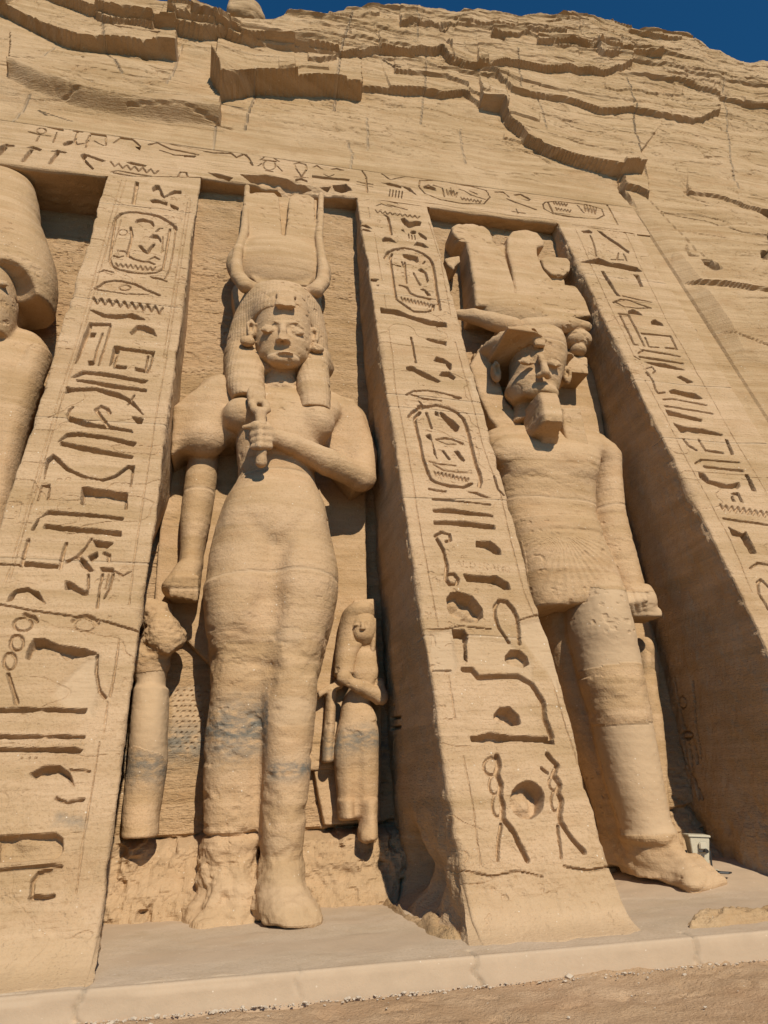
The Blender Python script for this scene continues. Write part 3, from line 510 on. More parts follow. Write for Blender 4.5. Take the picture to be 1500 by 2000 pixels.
# ---------------------------------------------------------------- lintel with the band of signs
def lintel():
    x0, x1 = -8.0, 8.62; nx = 1250; ztop = 13.35; nz = 150
    xs = np.linspace(x0, x1, nx)[None, :]; t = np.linspace(0, 1, nz)[:, None]
    zb = lint_z(xs) + 0.012 * fbm2(xs * 3, xs * 0, 4, 2)
    Z = zb + t * (ztop - zb); X = xs + 0 * t
    cx = np.linspace(x0, x1, nx); cs = np.linspace(11.6 * K, 13.5 * K, 180)
    XX, ZZ = np.meshgrid(cx.astype(np.float32), cs.astype(np.float32)); Dm = carve(XX, ZZ, SIGNS_LINTEL, 4)
    fz = np.clip((Z * K - cs[0]) / (cs[1] - cs[0]), 0, 178.9); iz = fz.astype(int); az = fz - iz; ix = np.arange(nx)[None, :] + 0 * iz
    rec = Dm[iz, ix] * (1 - az) + Dm[iz + 1, ix] * az
    rec = rec + 0.02 * fbm2(X * 1.3, Z * 1.3, 4, 14) + 0.012 * fbm2(X * 1.5, Z * 22, 3, 15)
    # worn hollow above the woman's crown
    rec = rec + 0.10 * np.exp(-((X - 0.9) / 0.9) ** 2) * sstep(12.62, 12.3, Z + 0.12 * noise2(X * 3, Z * 3, 9)) * (0.6 + fbm2(X * 4, Z * 7, 3, 5))
    r = 0.05 + 0.03 * noise2(X * 4, Z * 0, 6); q = np.clip(1 - (Z - zb) / r, 0, 1)
    inn = ((X > -9) & (X < -2.6)) | ((X > -0.93) & (X < 2.05)) | ((X > 3.6) & (X < 6.4))
    rec = rec + inn * r * (1 - np.sqrt(np.clip(1 - q * q, 0, 1)))
    rec[-1] = 0.0
    P_ = np.stack([X, YF + Z * TBF - NF[1] * rec - 0.003, Z - NF[2] * rec], -1)
    ns = 40; w = np.linspace(0, 1, ns + 1)[:-1, None]           # soffit, back to front
    yb = YW + 0.6 + TBW * zb + (xs < -2.2) * 0.7
    Y = yb + (P_[:1, :, 1] - yb) * w; Xs = xs + 0 * w
    Zs = P_[:1, :, 2] + 0.05 * fbm2(Xs * 2.5, Y * 4, 4, 8) * sstep(1.0, 0.8, w)
    V = np.concatenate([np.stack([Xs, Y, Zs], -1), P_], 0)
    T = np.zeros(V.shape, np.float32); T[:ns, :, 2] = 0.6; T[..., 2] += 0.1
    o = link_mesh('inscribed_lintel', V, grid_quads(V.shape[0], V.shape[1]), M_FACE, tint=T, smooth=False)
    tag(o, 'long sandstone lintel with a band of hieroglyphs spanning above the niches and statues', 'lintel')
lintel()

# ---------------------------------------------------------------- natural cliff above and to the right
def LG(root, d, L, close, soft=0.03): return (root, d * .72, L, close, soft)
TOP = [(1700,-200),(-200,-200)]
LEDGES = [
 LG([(-60,-40),(0,22),(50,50),(90,72),(125,90),(160,100),(205,106),(240,110),(280,113),(345,121)], .46, 1.3, [(345,60),(1000,-300),(-200,-300)]),
 LG([(60,-10),(100,8),(175,38),(215,48),(250,53),(310,66),(345,72),(395,85),(440,82),(480,93),(520,95),(600,108),(660,113),(750,112),(800,114),(860,109),(880,126),(920,137),(950,142),(1000,141),(1070,144),(1130,148),(1180,152),(1210,146),(1230,135)], .34, 1.5, [(1230,60),(1100,-400),(-300,-400)]),
 LG([(412,165),(430,203),(440,198),(500,184),(555,187),(600,188),(650,189),(705,191)], .80, 1.1, [(705,120),(640,40),(430,60)]),
 LG([(705,178),(750,181),(825,185),(865,193),(905,192),(935,216),(975,223),(985,236)], .26, 1.2, [(985,190),(1000,20),(705,100)]),
 LG([(935,216),(975,223),(985,236),(990,244),(1015,266),(1022,281),(1050,296),(1070,311),(1100,323),(1130,333),(1175,346),(1210,353),(1250,347)], .50, 1.4, [(1250,300),(1400,100),(1000,20),(935,120)]),
 LG([(770,150),(800,152),(868,162),(892,176),(920,196),(950,205)], .16, .6, [(950,150),(870,120),(770,120)]),
 LG([(470,92),(520,98),(560,104),(620,112),(660,118)], .22, .5, [(660,90),(470,70)]), LG([(190,45),(225,62),(255,60),(300,74)], .2, .5, [(300,50),(190,20)]),
 LG([(330,33),(360,41),(412,40)], .18, .4, [(412,20),(330,15)]), LG([(545,150),(600,140),(640,146)], .10, .4, [(640,120),(545,120)]), LG([(600,128),(625,131),(655,127)], .2, .3, [(655,115),(600,115)]),
 LG([(1180,178),(1290,188),(1330,192)], .10, .5, [(1330,150),(1180,150)]), LG([(1380,70),(1420,82),(1470,100)], .2, .5, [(1470,70),(1380,40)]), LG([(1230,62),(1290,74),(1330,80)], .2, .4, [(1330,60),(1230,45)]), LG([(640,40),(700,42),(740,36)], .12, .5, [(740,10),(640,10)]),
 LG([(930,140),(955,152),(985,176),(995,188),(1030,193),(1070,196),(1120,206),(1170,221),(1230,225),(1280,236),(1340,244),(1375,236),(1402,225)], .26, 1.2, [(1402,150),(1200,0),(930,60)]),
 LG([(20,165),(60,183),(150,208),(250,228),(350,243),(430,252)], .55, 1.4, [(430,190),(405,150),(300,60),(20,60)], .30),
 LG([(375,52),(420,78),(470,85)], .25, .6, [(470,40),(375,20)]),
 LG([(1048,92),(1110,97),(1180,108),(1260,116),(1288,122)], .30, .7, [(1288,70),(1048,50)]),
 LG([(780,62),(850,58),(930,52),(1010,62)], .22, .8, [(1010,20),(780,20)]),
 LG([(960,72),(1010,78),(1050,70),(1100,84)], .25, .6, [(1100,50),(960,40)]),
 LG([(330,66),(380,70),(420,80),(450,70)], .2, .5, [(450,40),(330,40)]),
 LG([(1340,385),(1380,388),(1410,395),(1450,412),(1500,432),(1560,440)], .16, .8, [(1560,340),(1340,330)]),
 LG([(1310,545),(1350,560),(1400,572),(1450,590),(1520,602)], .16, .7, [(1520,520),(1310,500)]),
 LG([(985,240),(1020,246),(1050,250)], .12, .4, [(1050,230),(985,225)]), LG([(985,268),(1005,274),(1018,282)], .1, .3, [(1018,268),(985,255)]),
 LG([(1205,360),(1215,374),(1240,380),(1262,392)], .22, .6, [(1262,350),(1205,345)]),
 LG([(870,105),(890,130),(920,138),(948,140)], .25, .5, [(948,110),(870,95)]), LG([(1160,105),(1170,128),(1200,125)], .35, .5, [(1210,100),(1160,95)]),
]
FLANK = [(1208,352),(1212,372),(1234,402),(1256,450),(1270,480),(1292,528),(1312,556),(1330,580),(1348,640),(1372,685),(1400,706),(1425,735),(1470,830),(1540,960)]
FLANK_D = [.05, .08, .10, .10, .11, .12, .07, .22, .26, .16, .05, .02, .01, .01]
CRACKS = [([(1208,355),(1214,374),(1236,402),(1258,450),(1272,482),(1294,530),(1314,558)], .07, .16), ([(1400,706),(1425,735),(1470,830),(1540,960)], .03, .05), ([(250,222),(350,232),(430,249),(452,253)], .04, .05), ([(185,45),(225,65),(310,80)], .04, .08), ([(750,120),(780,140)], .05, .08), ([(1050,85),(1100,100),(1185,105),(1285,112)], .05, .1), ([(430,206),(475,212)], .03, .05), ([(90,225),(75,215),(140,236)], .02, .04), ([(560,62),(640,70),(700,66),(745,75)], .04, .06), ([(750,45),(830,50),(900,48),(960,58)], .04, .06), ([(1000,30),(1080,40),(1140,38)], .04, .06), ([(1120,70),(1200,80),(1260,90),(1330,98)], .04, .08), ([(1300,140),(1400,150),(1490,148)], .03, .05), ([(760,205),(840,212),(905,230)], .02, .03), ([(1100,235),(1180,250),(1240,258)], .02, .03), ([(1270,205),(1340,215),(1480,240)], .02, .03), ([(560,215),(640,225),(700,232)], .02, .03), ([(1290,420),(1370,440),(1440,470),(1500,480)], .03, .05), ([(1310,640),(1400,655),(1500,690)], .02, .04), ([(1370,860),(1440,850),(1500,856)], .02, .04), ([(1262,392),(1330,470),(1372,520)], .02, .04), ([(690,25),(680,60),(665,110),(658,160),(653,215)], .035, .05), ([(205,-10),(203,60),(205,100),(225,130),(240,160)], .03, .05), ([(355,90),(345,125),(335,160),(325,180)], .035, .02), ([(110,92),(95,112),(85,125)], .03, .01), ([(500,140),(497,190),(487,215),(480,255)], .03, .05),
          ([(420,250),(415,290),(410,335)], .03, .02), ([(716,228),(718,262),(719,292)], .03, .02), ([(808,10),(815,50),(812,90)], .03, .02), ([(832,110),(828,180),(822,240)], .025, .03), ([(900,250),(902,285),(908,320)], .025, .02), ([(1010,95),(1010,130),(1015,180)], .025, .05),
          ([(1220,155),(1235,195),(1238,260),(1250,300),(1262,352)], .025, .05), ([(1410,160),(1420,230),(1425,320),(1440,375)], .025, .02), ([(1050,195),(1060,245),(1065,262)], .02, .04), ([(1245,272),(1340,288),(1420,300)], .015, .03), ([(1480,0),(1490,100)], .02, .02),
          ([(1360,640),(1372,700),(1380,760)], .02, .02), ([(20,245),(45,215),(60,190)], .03, .02), ([(685,330),(690,300),(680,280)], .03, .02)]
HOLES = [([(1332,494),(1338,500),(1345,508),(1360,515),(1340,512)], .14), ([(1362,522),(1380,525),(1398,545),(1385,546),(1368,535)], .22), ([(1478,420),(1500,424),(1510,440),(1492,440)], .3), ([(1488,475),(1505,480),(1510,500),(1490,495)], .35), ([(1474,510),(1488,510),(1486,528),(1474,524)], .3),
         ([(1336,484),(1342,498),(1334,495)], .1), ([(1455,552),(1462,545),(1470,540),(1460,556)], .05), ([(1062,58),(1090,62),(1088,68),(1060,64)], .2), ([(860,55),(880,52),(870,66),(858,64)], .2), ([(1152,62),(1162,66),(1155,70)], .2), ([(957,71),(987,76),(985,81),(958,78)], .2)]
def skyline(x):
    pts = on_plane(np.array([(-60,-60),(0,-28),(120,-10),(260,0),(300,5),(350,12),(400,22),(450,31),(510,31),(540,33),(600,22),(690,14),(750,7),(850,10),(950,18),(1050,25),(1150,28),(1200,38),(1250,52),(1340,65),(1400,92),(1450,110),(1500,116),(1600,150)], float), YF, TBF)
    return np.interp(x, pts[:, 0], pts[:, 2])
def cliff():
    st = 0.034
    xs = np.arange(-9.0, 23.0, st); nx = len(xs); ss = np.arange(-0.35, 30.6, st); nz = len(ss)
    X, S = np.meshgrid(xs.astype(np.float32), ss.astype(np.float32)); Z0 = S / K
    zt = skyline(xs)[None, :] + 0.12 * fbm2(xs[None, :] * 0.9, xs[None, :] * 0, 4, 31) + 0.10 * np.abs(noise2(xs[None, :] * 2.3, xs[None, :] * 0, 33))
    above = sstep(13.3, 15.0, Z0)
    right = sstep(8.5, 10.5, X)
    amt = np.maximum(above, right)
    h = 0.16 * fbm2(X * 0.35, S * 0.7, 4, 3) * amt
    # wavy bedding planes, stronger high on the cliff
    t = S * 1.0 + 0.30 * fbm2(X * 0.16, S * 0.2, 3, 41) + 0.06 * X * 0.3
    rougher = np.clip((Z0 - 17.5) / 4.5, 0, 1)
    for fq, am, sd in ((1.35, 0.055, 51), (3.7, 0.018, 52), (9.0, 0.006, 53)):
        q = t * fq + 0.6 * noise2(X * 0.3 * fq, S * 0.4 * fq, sd); k = np.floor(q); fr = q - k
        a = _hash(k, k * 0, k * 0, sd) * np.clip(0.5 + 1.6 * noise2(X * 0.22 * fq, k * 3.1, sd + 1), 0, 1)
        h = h + amt * am * (0.20 + 1.6 * rougher) * a * (1 - sstep(0, 1, fr)) * sstep(0, 0.06, fr) * 2
    h = h + 0.012 * fbm2(X * 2.2, S * 7, 4, 61) * (0.4 + amt) + rougher * 0.10 * fbm2(X * 1.4, S * 2.6, 4, 66)
    h = h - amt * 0.03 * sstep(0.06, 0.0, np.abs(fbm2(X * 0.7 + 3, S * 1.5, 4, 67))) * sstep(0.05, 0.2, noise2(X * 0.4, S * 0.4, 68))
    for k_, (fx_, fz_, wd, dp, sd) in enumerate(((0.35, 2.6, 0.035, 0.05, 101), (0.8, 5.0, 0.03, 0.025, 102), (1.6, 9.0, 0.03, 0.014, 103))):
        rg = np.abs(fbm2(X * fx_ + 0.4 * S * fx_, (S + 0.05 * X) * fz_ * .5, 3, sd)); mk = sstep(0.0, 0.22, noise2(X * 0.5, S * 0.6, sd + 9)) 
        h = h - amt * dp * sstep(wd, wd * .2, rg) * mk
    rg = np.abs(fbm2(X * 0.9 + 20, S * 0.35, 3, 120)); h = h - amt * 0.03 * sstep(0.009, 0.003, rg) * sstep(0.10, 0.25, noise2(X * 0.3, S * 0.3, 121))
    bl = np.floor(X * 1.1 + 2.0 * noise2(X * .4, S * .4, 130)) ; bk = np.floor(t * 2.2 + 0.5 * noise2(X * .5, S * .5, 131)); h = h + amt * (0.012 + 0.07 * rougher) * (_hash(bl, bk, bl * 0, 132) - .5) * sstep(-.05, .2, noise2(X * .35, S * .5, 133))
    h = h + amt * 0.010 * fbm2(X * 9, S * 14, 3, 134)
    T = np.zeros(X.shape + (3,), np.float32); T[..., 2] = 0.10
    jit = 0.045 * fbm2(X * 0.9, S * 0.4, 2, 71)
    def box(pts, m):
        i0, i1 = np.searchsorted(xs, [pts[:, 0].min() - m, pts[:, 0].max() + m]); j0, j1 = np.searchsorted(ss, [pts[:, 1].min() - m, pts[:, 1].max() + m])
        return (slice(j0, j1), slice(i0, i1))
    def us(p): return face_us(np.array(p, float)) * np.array([1, K])
    for root, d, L, close, soft in LEDGES:
        if d == 0: continue
        a = us(root); b = us(list(root) + list(close)); sl = box(b, 0.1); x, s = X[sl], S[sl] + jit[sl]
        ins = in_poly(x, s, [tuple(q) for q in b]); dist = seg_dist(x, s, [tuple(q) for q in a])
        h[sl] += np.where(ins, d * np.exp(-dist / L) * sstep(0, soft, dist) * (1 if soft > .1 else np.clip(1.05 + 0.8 * noise2(x * 0.55, s * 0.1, 7) + .5 * (_hash(np.floor(x * 0.9 + .5 * noise2(x * .7, s * 0, 3)), x * 0, x * 0, 8) - .5), .5, 1.5)), 0)
        if soft > 0.1: T[sl][..., 2] = np.maximum(T[sl][..., 2], np.where(ins, sstep(0.7, 0.3, dist), sstep(1.2, 0.2, dist)) * 0.9)
    fu = us(FLANK); xe = np.interp(S[:, 0], fu[::-1, 1], fu[::-1, 0]); dd = np.interp(S[:, 0], fu[::-1, 1], FLANK_D[::-1])
    fade = sstep(fu[0, 1] + 0.05, fu[0, 1] - 0.25, S)
    e = (X - xe[:, None]) * .8 + jit * 0.3
    h += fade * dd[:, None] * sstep(0.0, 0.05, e) * np.exp(-np.clip(e, 0, 99) / 3.0)
    h += 0.35 * sstep(8.6, 12.0, X) * sstep(14.5, 11.0, Z0)
    inner = fade * sstep(0.03, -0.03, e) * (X > 7.0)
    T[..., 2] = np.maximum(T[..., 2], inner * 0.12)
    for pts, d in HOLES:
        a = us(pts); sl = box(a, 0.3); x, s = X[sl] + jit[sl], S[sl] + jit[sl]
        h[sl] -= d * sstep(0.02, -0.06, poly_sd(x, s, [tuple(q) for q in a]))
    for pts, w, d in CRACKS:
        a = us(pts); sl = box(a, 0.3); x, s = X[sl] + jit[sl] * 0.5, S[sl]
        q = sstep(w * .8, w * 0.3, seg_dist(x, s, [tuple(q) for q in a])); h[sl] -= q * d * (.35 if abs(pts[0][0] - pts[-1][0]) < 60 and d < .06 else 1.0)
        T[sl][..., 1] = np.maximum(T[sl][..., 1], q * (1.0 if abs(pts[0][0] - pts[-1][0]) < 60 else 0.0))
    # join the lintel and the right buttress flush
    facade = (X < 8.62) & (Z0 < 13.35)
    ed = np.maximum(np.clip((Z0 - 13.35) / 0.5, 0, 1), np.clip((X - 8.62) / 0.3, 0, 1)); 
    h = np.where((ed < 1) & ~facade & (X < 8.9) , h * ed + 0.004, h)
    h = np.where(facade, -0.03, h)
    # the cliff rounds back at its crest
    over = np.clip(Z0 - (zt - 1.2), 0, 99); h = h - 0.10 * np.clip(over, 0, 1.2) ** 2
    Y = YF + Z0 * TBF + NF[1] * h; Z = Z0 + NF[2] * h
    m = Z0 > zt
    back = np.where(m, (Z0 - zt), 0); 
    Y = np.where(m, Y + back * 1.6, Y); Z = np.where(m, zt + NF[2] * h + back * 0.25 + 0.1 * fbm2(X * 0.8, back * 2, 3, 90), Z)
    V = np.stack([X, Y, Z], -1)
    keep = ~((X[1:, 1:] < 7.9) & (Z0[1:, 1:] < 13.15)) & (Z0[1:, 1:] < zt[:, 1:] + 4.0)
    o = link_mesh('cliff', V, grid_quads(nz, nx, keep), M_ROCK, tint=T, smooth=False)
    tag(o, kind='structure')
cliff()

# ---------------------------------------------------------------- niche back walls
def niche_wall(x0, x1, y0, seed, label, base=True, stain=0.0, rub=1.0, lump=0.0, shelf=0.0):
    st = 0.022; xs = np.arange(x0, x1 + st, st); zs = np.arange(-0.1, 12.75, st); X, Z = np.meshgrid(xs.astype(np.float32), zs.astype(np.float32))
    D = 0.04 * fbm2(X * 0.8, Z * 0.8, 4, seed) + 0.014 * fbm2(X * 5, Z * 9, 3, seed + 1) + 0.010 * fbm2(X * 14 + Z * 12, Z * 16 - X * 6, 2, seed + 2) - 0.02 * sstep(.2, .4, fbm2(X * 9, Z * 14, 2, seed + 3)) * sstep(0, .2, noise2(X * 1.1, Z * .8, seed + 4))
    T = np.zeros(X.shape + (3,), np.float32); T[..., 2] = 0.8
    if base:
        zb = 0.80 + 0.10 * fbm2(X * 1.7, X * 0, 4, seed + 5)
        up = sstep(-0.02, 0.03, Z - zb)
        bulge = (0.62 - .8 * shelf) * np.clip(1 - Z / 0.8, 0, 1) ** 1.3 + 0.20 * fbm2(X * 1.6, Z * 1.9, 5, seed + 6) + 0.07 * fbm2(X * 6, Z * 7, 4, seed + 7) - 0.10 * sstep(.12, .3, fbm2(X * 2.4 + 5, Z * 3, 4, seed + 9)) - 0.07 * np.exp(-((Z - zb) / 0.035) ** 2) + lump * 0.5 * np.exp(-((X - .03) / .42) ** 2) * np.clip(1 - Z / 0.85, 0, 1)
        D = D + up * 0.04 + (1 - up) * (bulge * rub + 0.03 + shelf * np.clip((zb - Z) / .10, 0, 1) * (0.75 + .5 * noise2(X * 2, Z * 2, seed + 14)))
        T[..., 1] = (1 - up) * 0.45
        T[..., 2] = np.where(Z < zb, 0.2, 0.8)
        st_ = np.exp(-((Z - 1.75 - 0.25 * noise2(X * 1.2, Z, seed + 8)) / 0.22) ** 2); T[..., 0] = stain * st_
        # rows of small drilled pits in a plastered patch
        if stain > 0.4:
            c = [niche_x(p, 0.1) for p in ((335,1345),(392,1335),(396,1445),(385,1470),(335,1465))]; pp = [(q[0], q[2]) for q in c]
            w = sstep(0.02, -0.03, poly_sd(X, Z, pp)); gx = np.abs((X * 13 + np.floor(Z * 15 + .8 * noise2(X * 3, Z * 3, 5)) * 0.47 + .9 * noise2(X * 6, Z * 6, 6)) % 1 - 0.5); gz = np.abs((Z * 15 + .8 * noise2(X * 3, Z * 3, 5)) % 1 - 0.5)
            D = D - w * 0.025 * sstep(0.26, 0.1, np.sqrt(gx ** 2 + gz ** 2)) + w * 0.02; T[..., 1] = np.maximum(T[..., 1], w * 0.9)
    Y = y0 + TBW * Z - D
    V = np.stack([X, Y, Z], -1)
    o = link_mesh('niche_wall', V, grid_quads(len(zs), len(xs)), M_WALL, tint=T, smooth=False)
    return tag(o, label, 'wall', 'rock walls at the back of the niches')
niche_wall(-8.0, -2.3, 9.94 + 0.1, 101, 'chisel marked rock wall at the back of the leftmost niche beside the statue cut by the frame')
niche_wall(-1.6, 2.4, 9.45, 102, 'chisel marked rock wall behind the tall crowned woman statue', stain=0.9, lump=0.6, shelf=0.42)
niche_wall(3.3, 6.8, 9.45, 103, 'shaded rock wall behind the bearded king statue', stain=0.3, rub=0.6)

# ---------------------------------------------------------------- terrace and sand
M_TERR = sandstone('terrace_screed', light=(0.53, 0.395, 0.262), dark=(0.47, 0.345, 0.222), band=0.0, bump=0.45, strat=0.0, plast=(0.50, 0.355, 0.225))
M_RISER = M_TERR
M_SAND = sandstone('sand', light=(0.49, 0.325, 0.185), dark=(0.40, 0.248, 0.132), band=0.0, bump=1.0, strat=0.0)
SANDZ = -0.205
def terrace():
    xs = np.arange(-9, 12, 0.02); nx = len(xs)
    ye = 6.14 - 0.045 * xs
    prof = [(d, 0.0) for d in np.r_[np.linspace(5.6, 0.6, 60), np.linspace(0.55, 0.035, 28)]] + [(0.030 - 0.030 * math.sin(a), -0.030 + 0.030 * math.cos(a)) for a in np.linspace(0.2, 1.5, 6)] + [(-0.004 - 0.02 * q, -0.03 - q * 0.24) for q in np.linspace(0.06, 1, 14)]
    pr = np.array(prof); D, Z = pr[:, 0][:, None], pr[:, 1][:, None]
    X = xs[None, :] + 0 * D; Y = ye[None, :] + D
    n = 0.012 * fbm2(X * 0.9, Y * 0.9, 4, 7)
    Zz_ = Z + np.where(D > 0.03, n + 0.05 * sstep(2.6, 4.2, D) + 0.17 * sstep(1.7, 3.0, D) * sstep(4.3, 5.4, X), n * 0.6)
    Y = Y - np.where(D < 0.03, 0.010 * fbm2(X * 1.1, Z * 5, 4, 8), 0)
    T = np.zeros(X.shape + (3,), np.float32); T[..., 1] = np.maximum(sstep(0.05, 0.0, D + 0 * X), .75 * sstep(-.05, .25, fbm2(X * .8, Y * 1.6, 4, 21)) + .8 * sstep(2.0, 2.9, D + .5 * noise2(X * 1.2, Y, 22)))
    Zz_ = Zz_ + np.where(D > .06, .006 * fbm2(X * 6, Y * 6, 3, 23) - .012 * sstep(.012, .003, np.abs(fbm2(X * .5, Y * .5, 3, 24))) * sstep(.02, .2, noise2(X * .4, Y * .6, 25)), 0)
    ch = np.clip(fbm2(X * 2.2, X * 0, 4, 26) - .10, 0, 1); Y = Y + np.where((D < .06) & (Z > -.06), .03 * ch, 0); Zz_ = Zz_ - np.where((D < .06) & (Z > -.05), .012 * ch, 0)
    for xc in (-2.6, -0.98, 0.55, 1.94, 3.80, 5.1):
        q = sstep(0.020, 0.006, np.abs(X - xc - 0.07 * noise2(Z * 18 + 0 * X, X * 0 + xc, 3))) * (D < 0.20) * (1 if abs(xc) in (.98, 1.94, 3.80) else .4); Y += q * 0.03; Zz_ -= q * 0.012; T[..., 0] = np.maximum(T[..., 0], q * .45)
    V = np.stack([X, Y, Zz_], -1)
    tag(link_mesh('terrace', V, grid_quads(len(prof), nx), M_TERR, tint=T), kind='structure')
terrace()
def sand():
    xs = np.r_[-400, -150, -60, -30, -18, np.arange(-12, 12, 0.045), 15, 25, 50, 150, 400]; ys = np.r_[-400, -150, -60, -25, -10, -4, np.arange(0.5, 6.6, 0.035), 8, 20, 60, 400]
    X, Y = np.meshgrid(xs, ys); near = sstep(14, 11, np.abs(X)) * sstep(-3, 1, Y) * sstep(7, 6.5, Y)
    Z = SANDZ + near * (0.030 * fbm2(X * 1.3, Y * 1.3, 4, 5) + 0.024 * fbm2(X * 4, Y * 5, 4, 6) + 0.010 * np.abs(noise2(X * 9, Y * 9, 9)))
    ye = 6.14 - 0.045 * X; Z = Z + near * 0.02 * np.exp(-np.abs(ye - Y) / 0.10) * (0.6 + 2 * noise2(X * 4, Y * 4, 12)) - 0.045 * near * np.exp(-((ye - .02 - Y) / 0.03) ** 2) * sstep(2.4, 1.2, X)
    rg_ = np.random.default_rng(4)
    for _ in range(110):
        fx, fy, fa = rg_.uniform(-3, 6), rg_.uniform(3.6, 5.95), rg_.uniform(0, 6.28); q0 = (X - fx) * math.cos(fa) + (Y - fy) * math.sin(fa); q1 = -(X - fx) * math.sin(fa) + (Y - fy) * math.cos(fa); e = np.sqrt((q0 / .14) ** 2 + (q1 / .05) ** 2); Z = Z - .018 * sstep(1.0, .6, e) + .008 * np.exp(-((e - 1.2) / .25) ** 2)
   
    Z = np.where(near > 0, Z, SANDZ)
    T = np.zeros(X.shape + (3,), np.float32)
    tag(link_mesh('sand_ground', np.stack([X, Y, Z], -1), grid_quads(len(ys), len(xs)), M_SAND, tint=T), kind='structure')
sand()
def unseen_lake():
    m = bpy.data.materials.new('lake_water'); m.use_nodes = True; b = m.node_tree.nodes['Principled BSDF']; b.inputs['Base Color'].default_value = (.02, .05, .07, 1); b.inputs['Roughness'].default_value = .12
    nz = m.node_tree.nodes.new('ShaderNodeTexNoise'); nz.inputs['Scale'].default_value = .8; bp = m.node_tree.nodes.new('ShaderNodeBump'); bp.inputs['Strength'].default_value = .3
    m.node_tree.links.new(nz.outputs['Fac'], bp.inputs['Height']); m.node_tree.links.new(bp.outputs[0], b.inputs['Normal'])
    tag(link_mesh('unseen_lake', [(-400, -400, SANDZ + .02), (400, -400, SANDZ + .02), (400, -9, SANDZ + .02), (-400, -9, SANDZ + .02)], [(0, 1, 2, 3)], m), kind='structure')   # out-of-view water before the temple, added to cut sand bounce into the shade
unseen_lake()
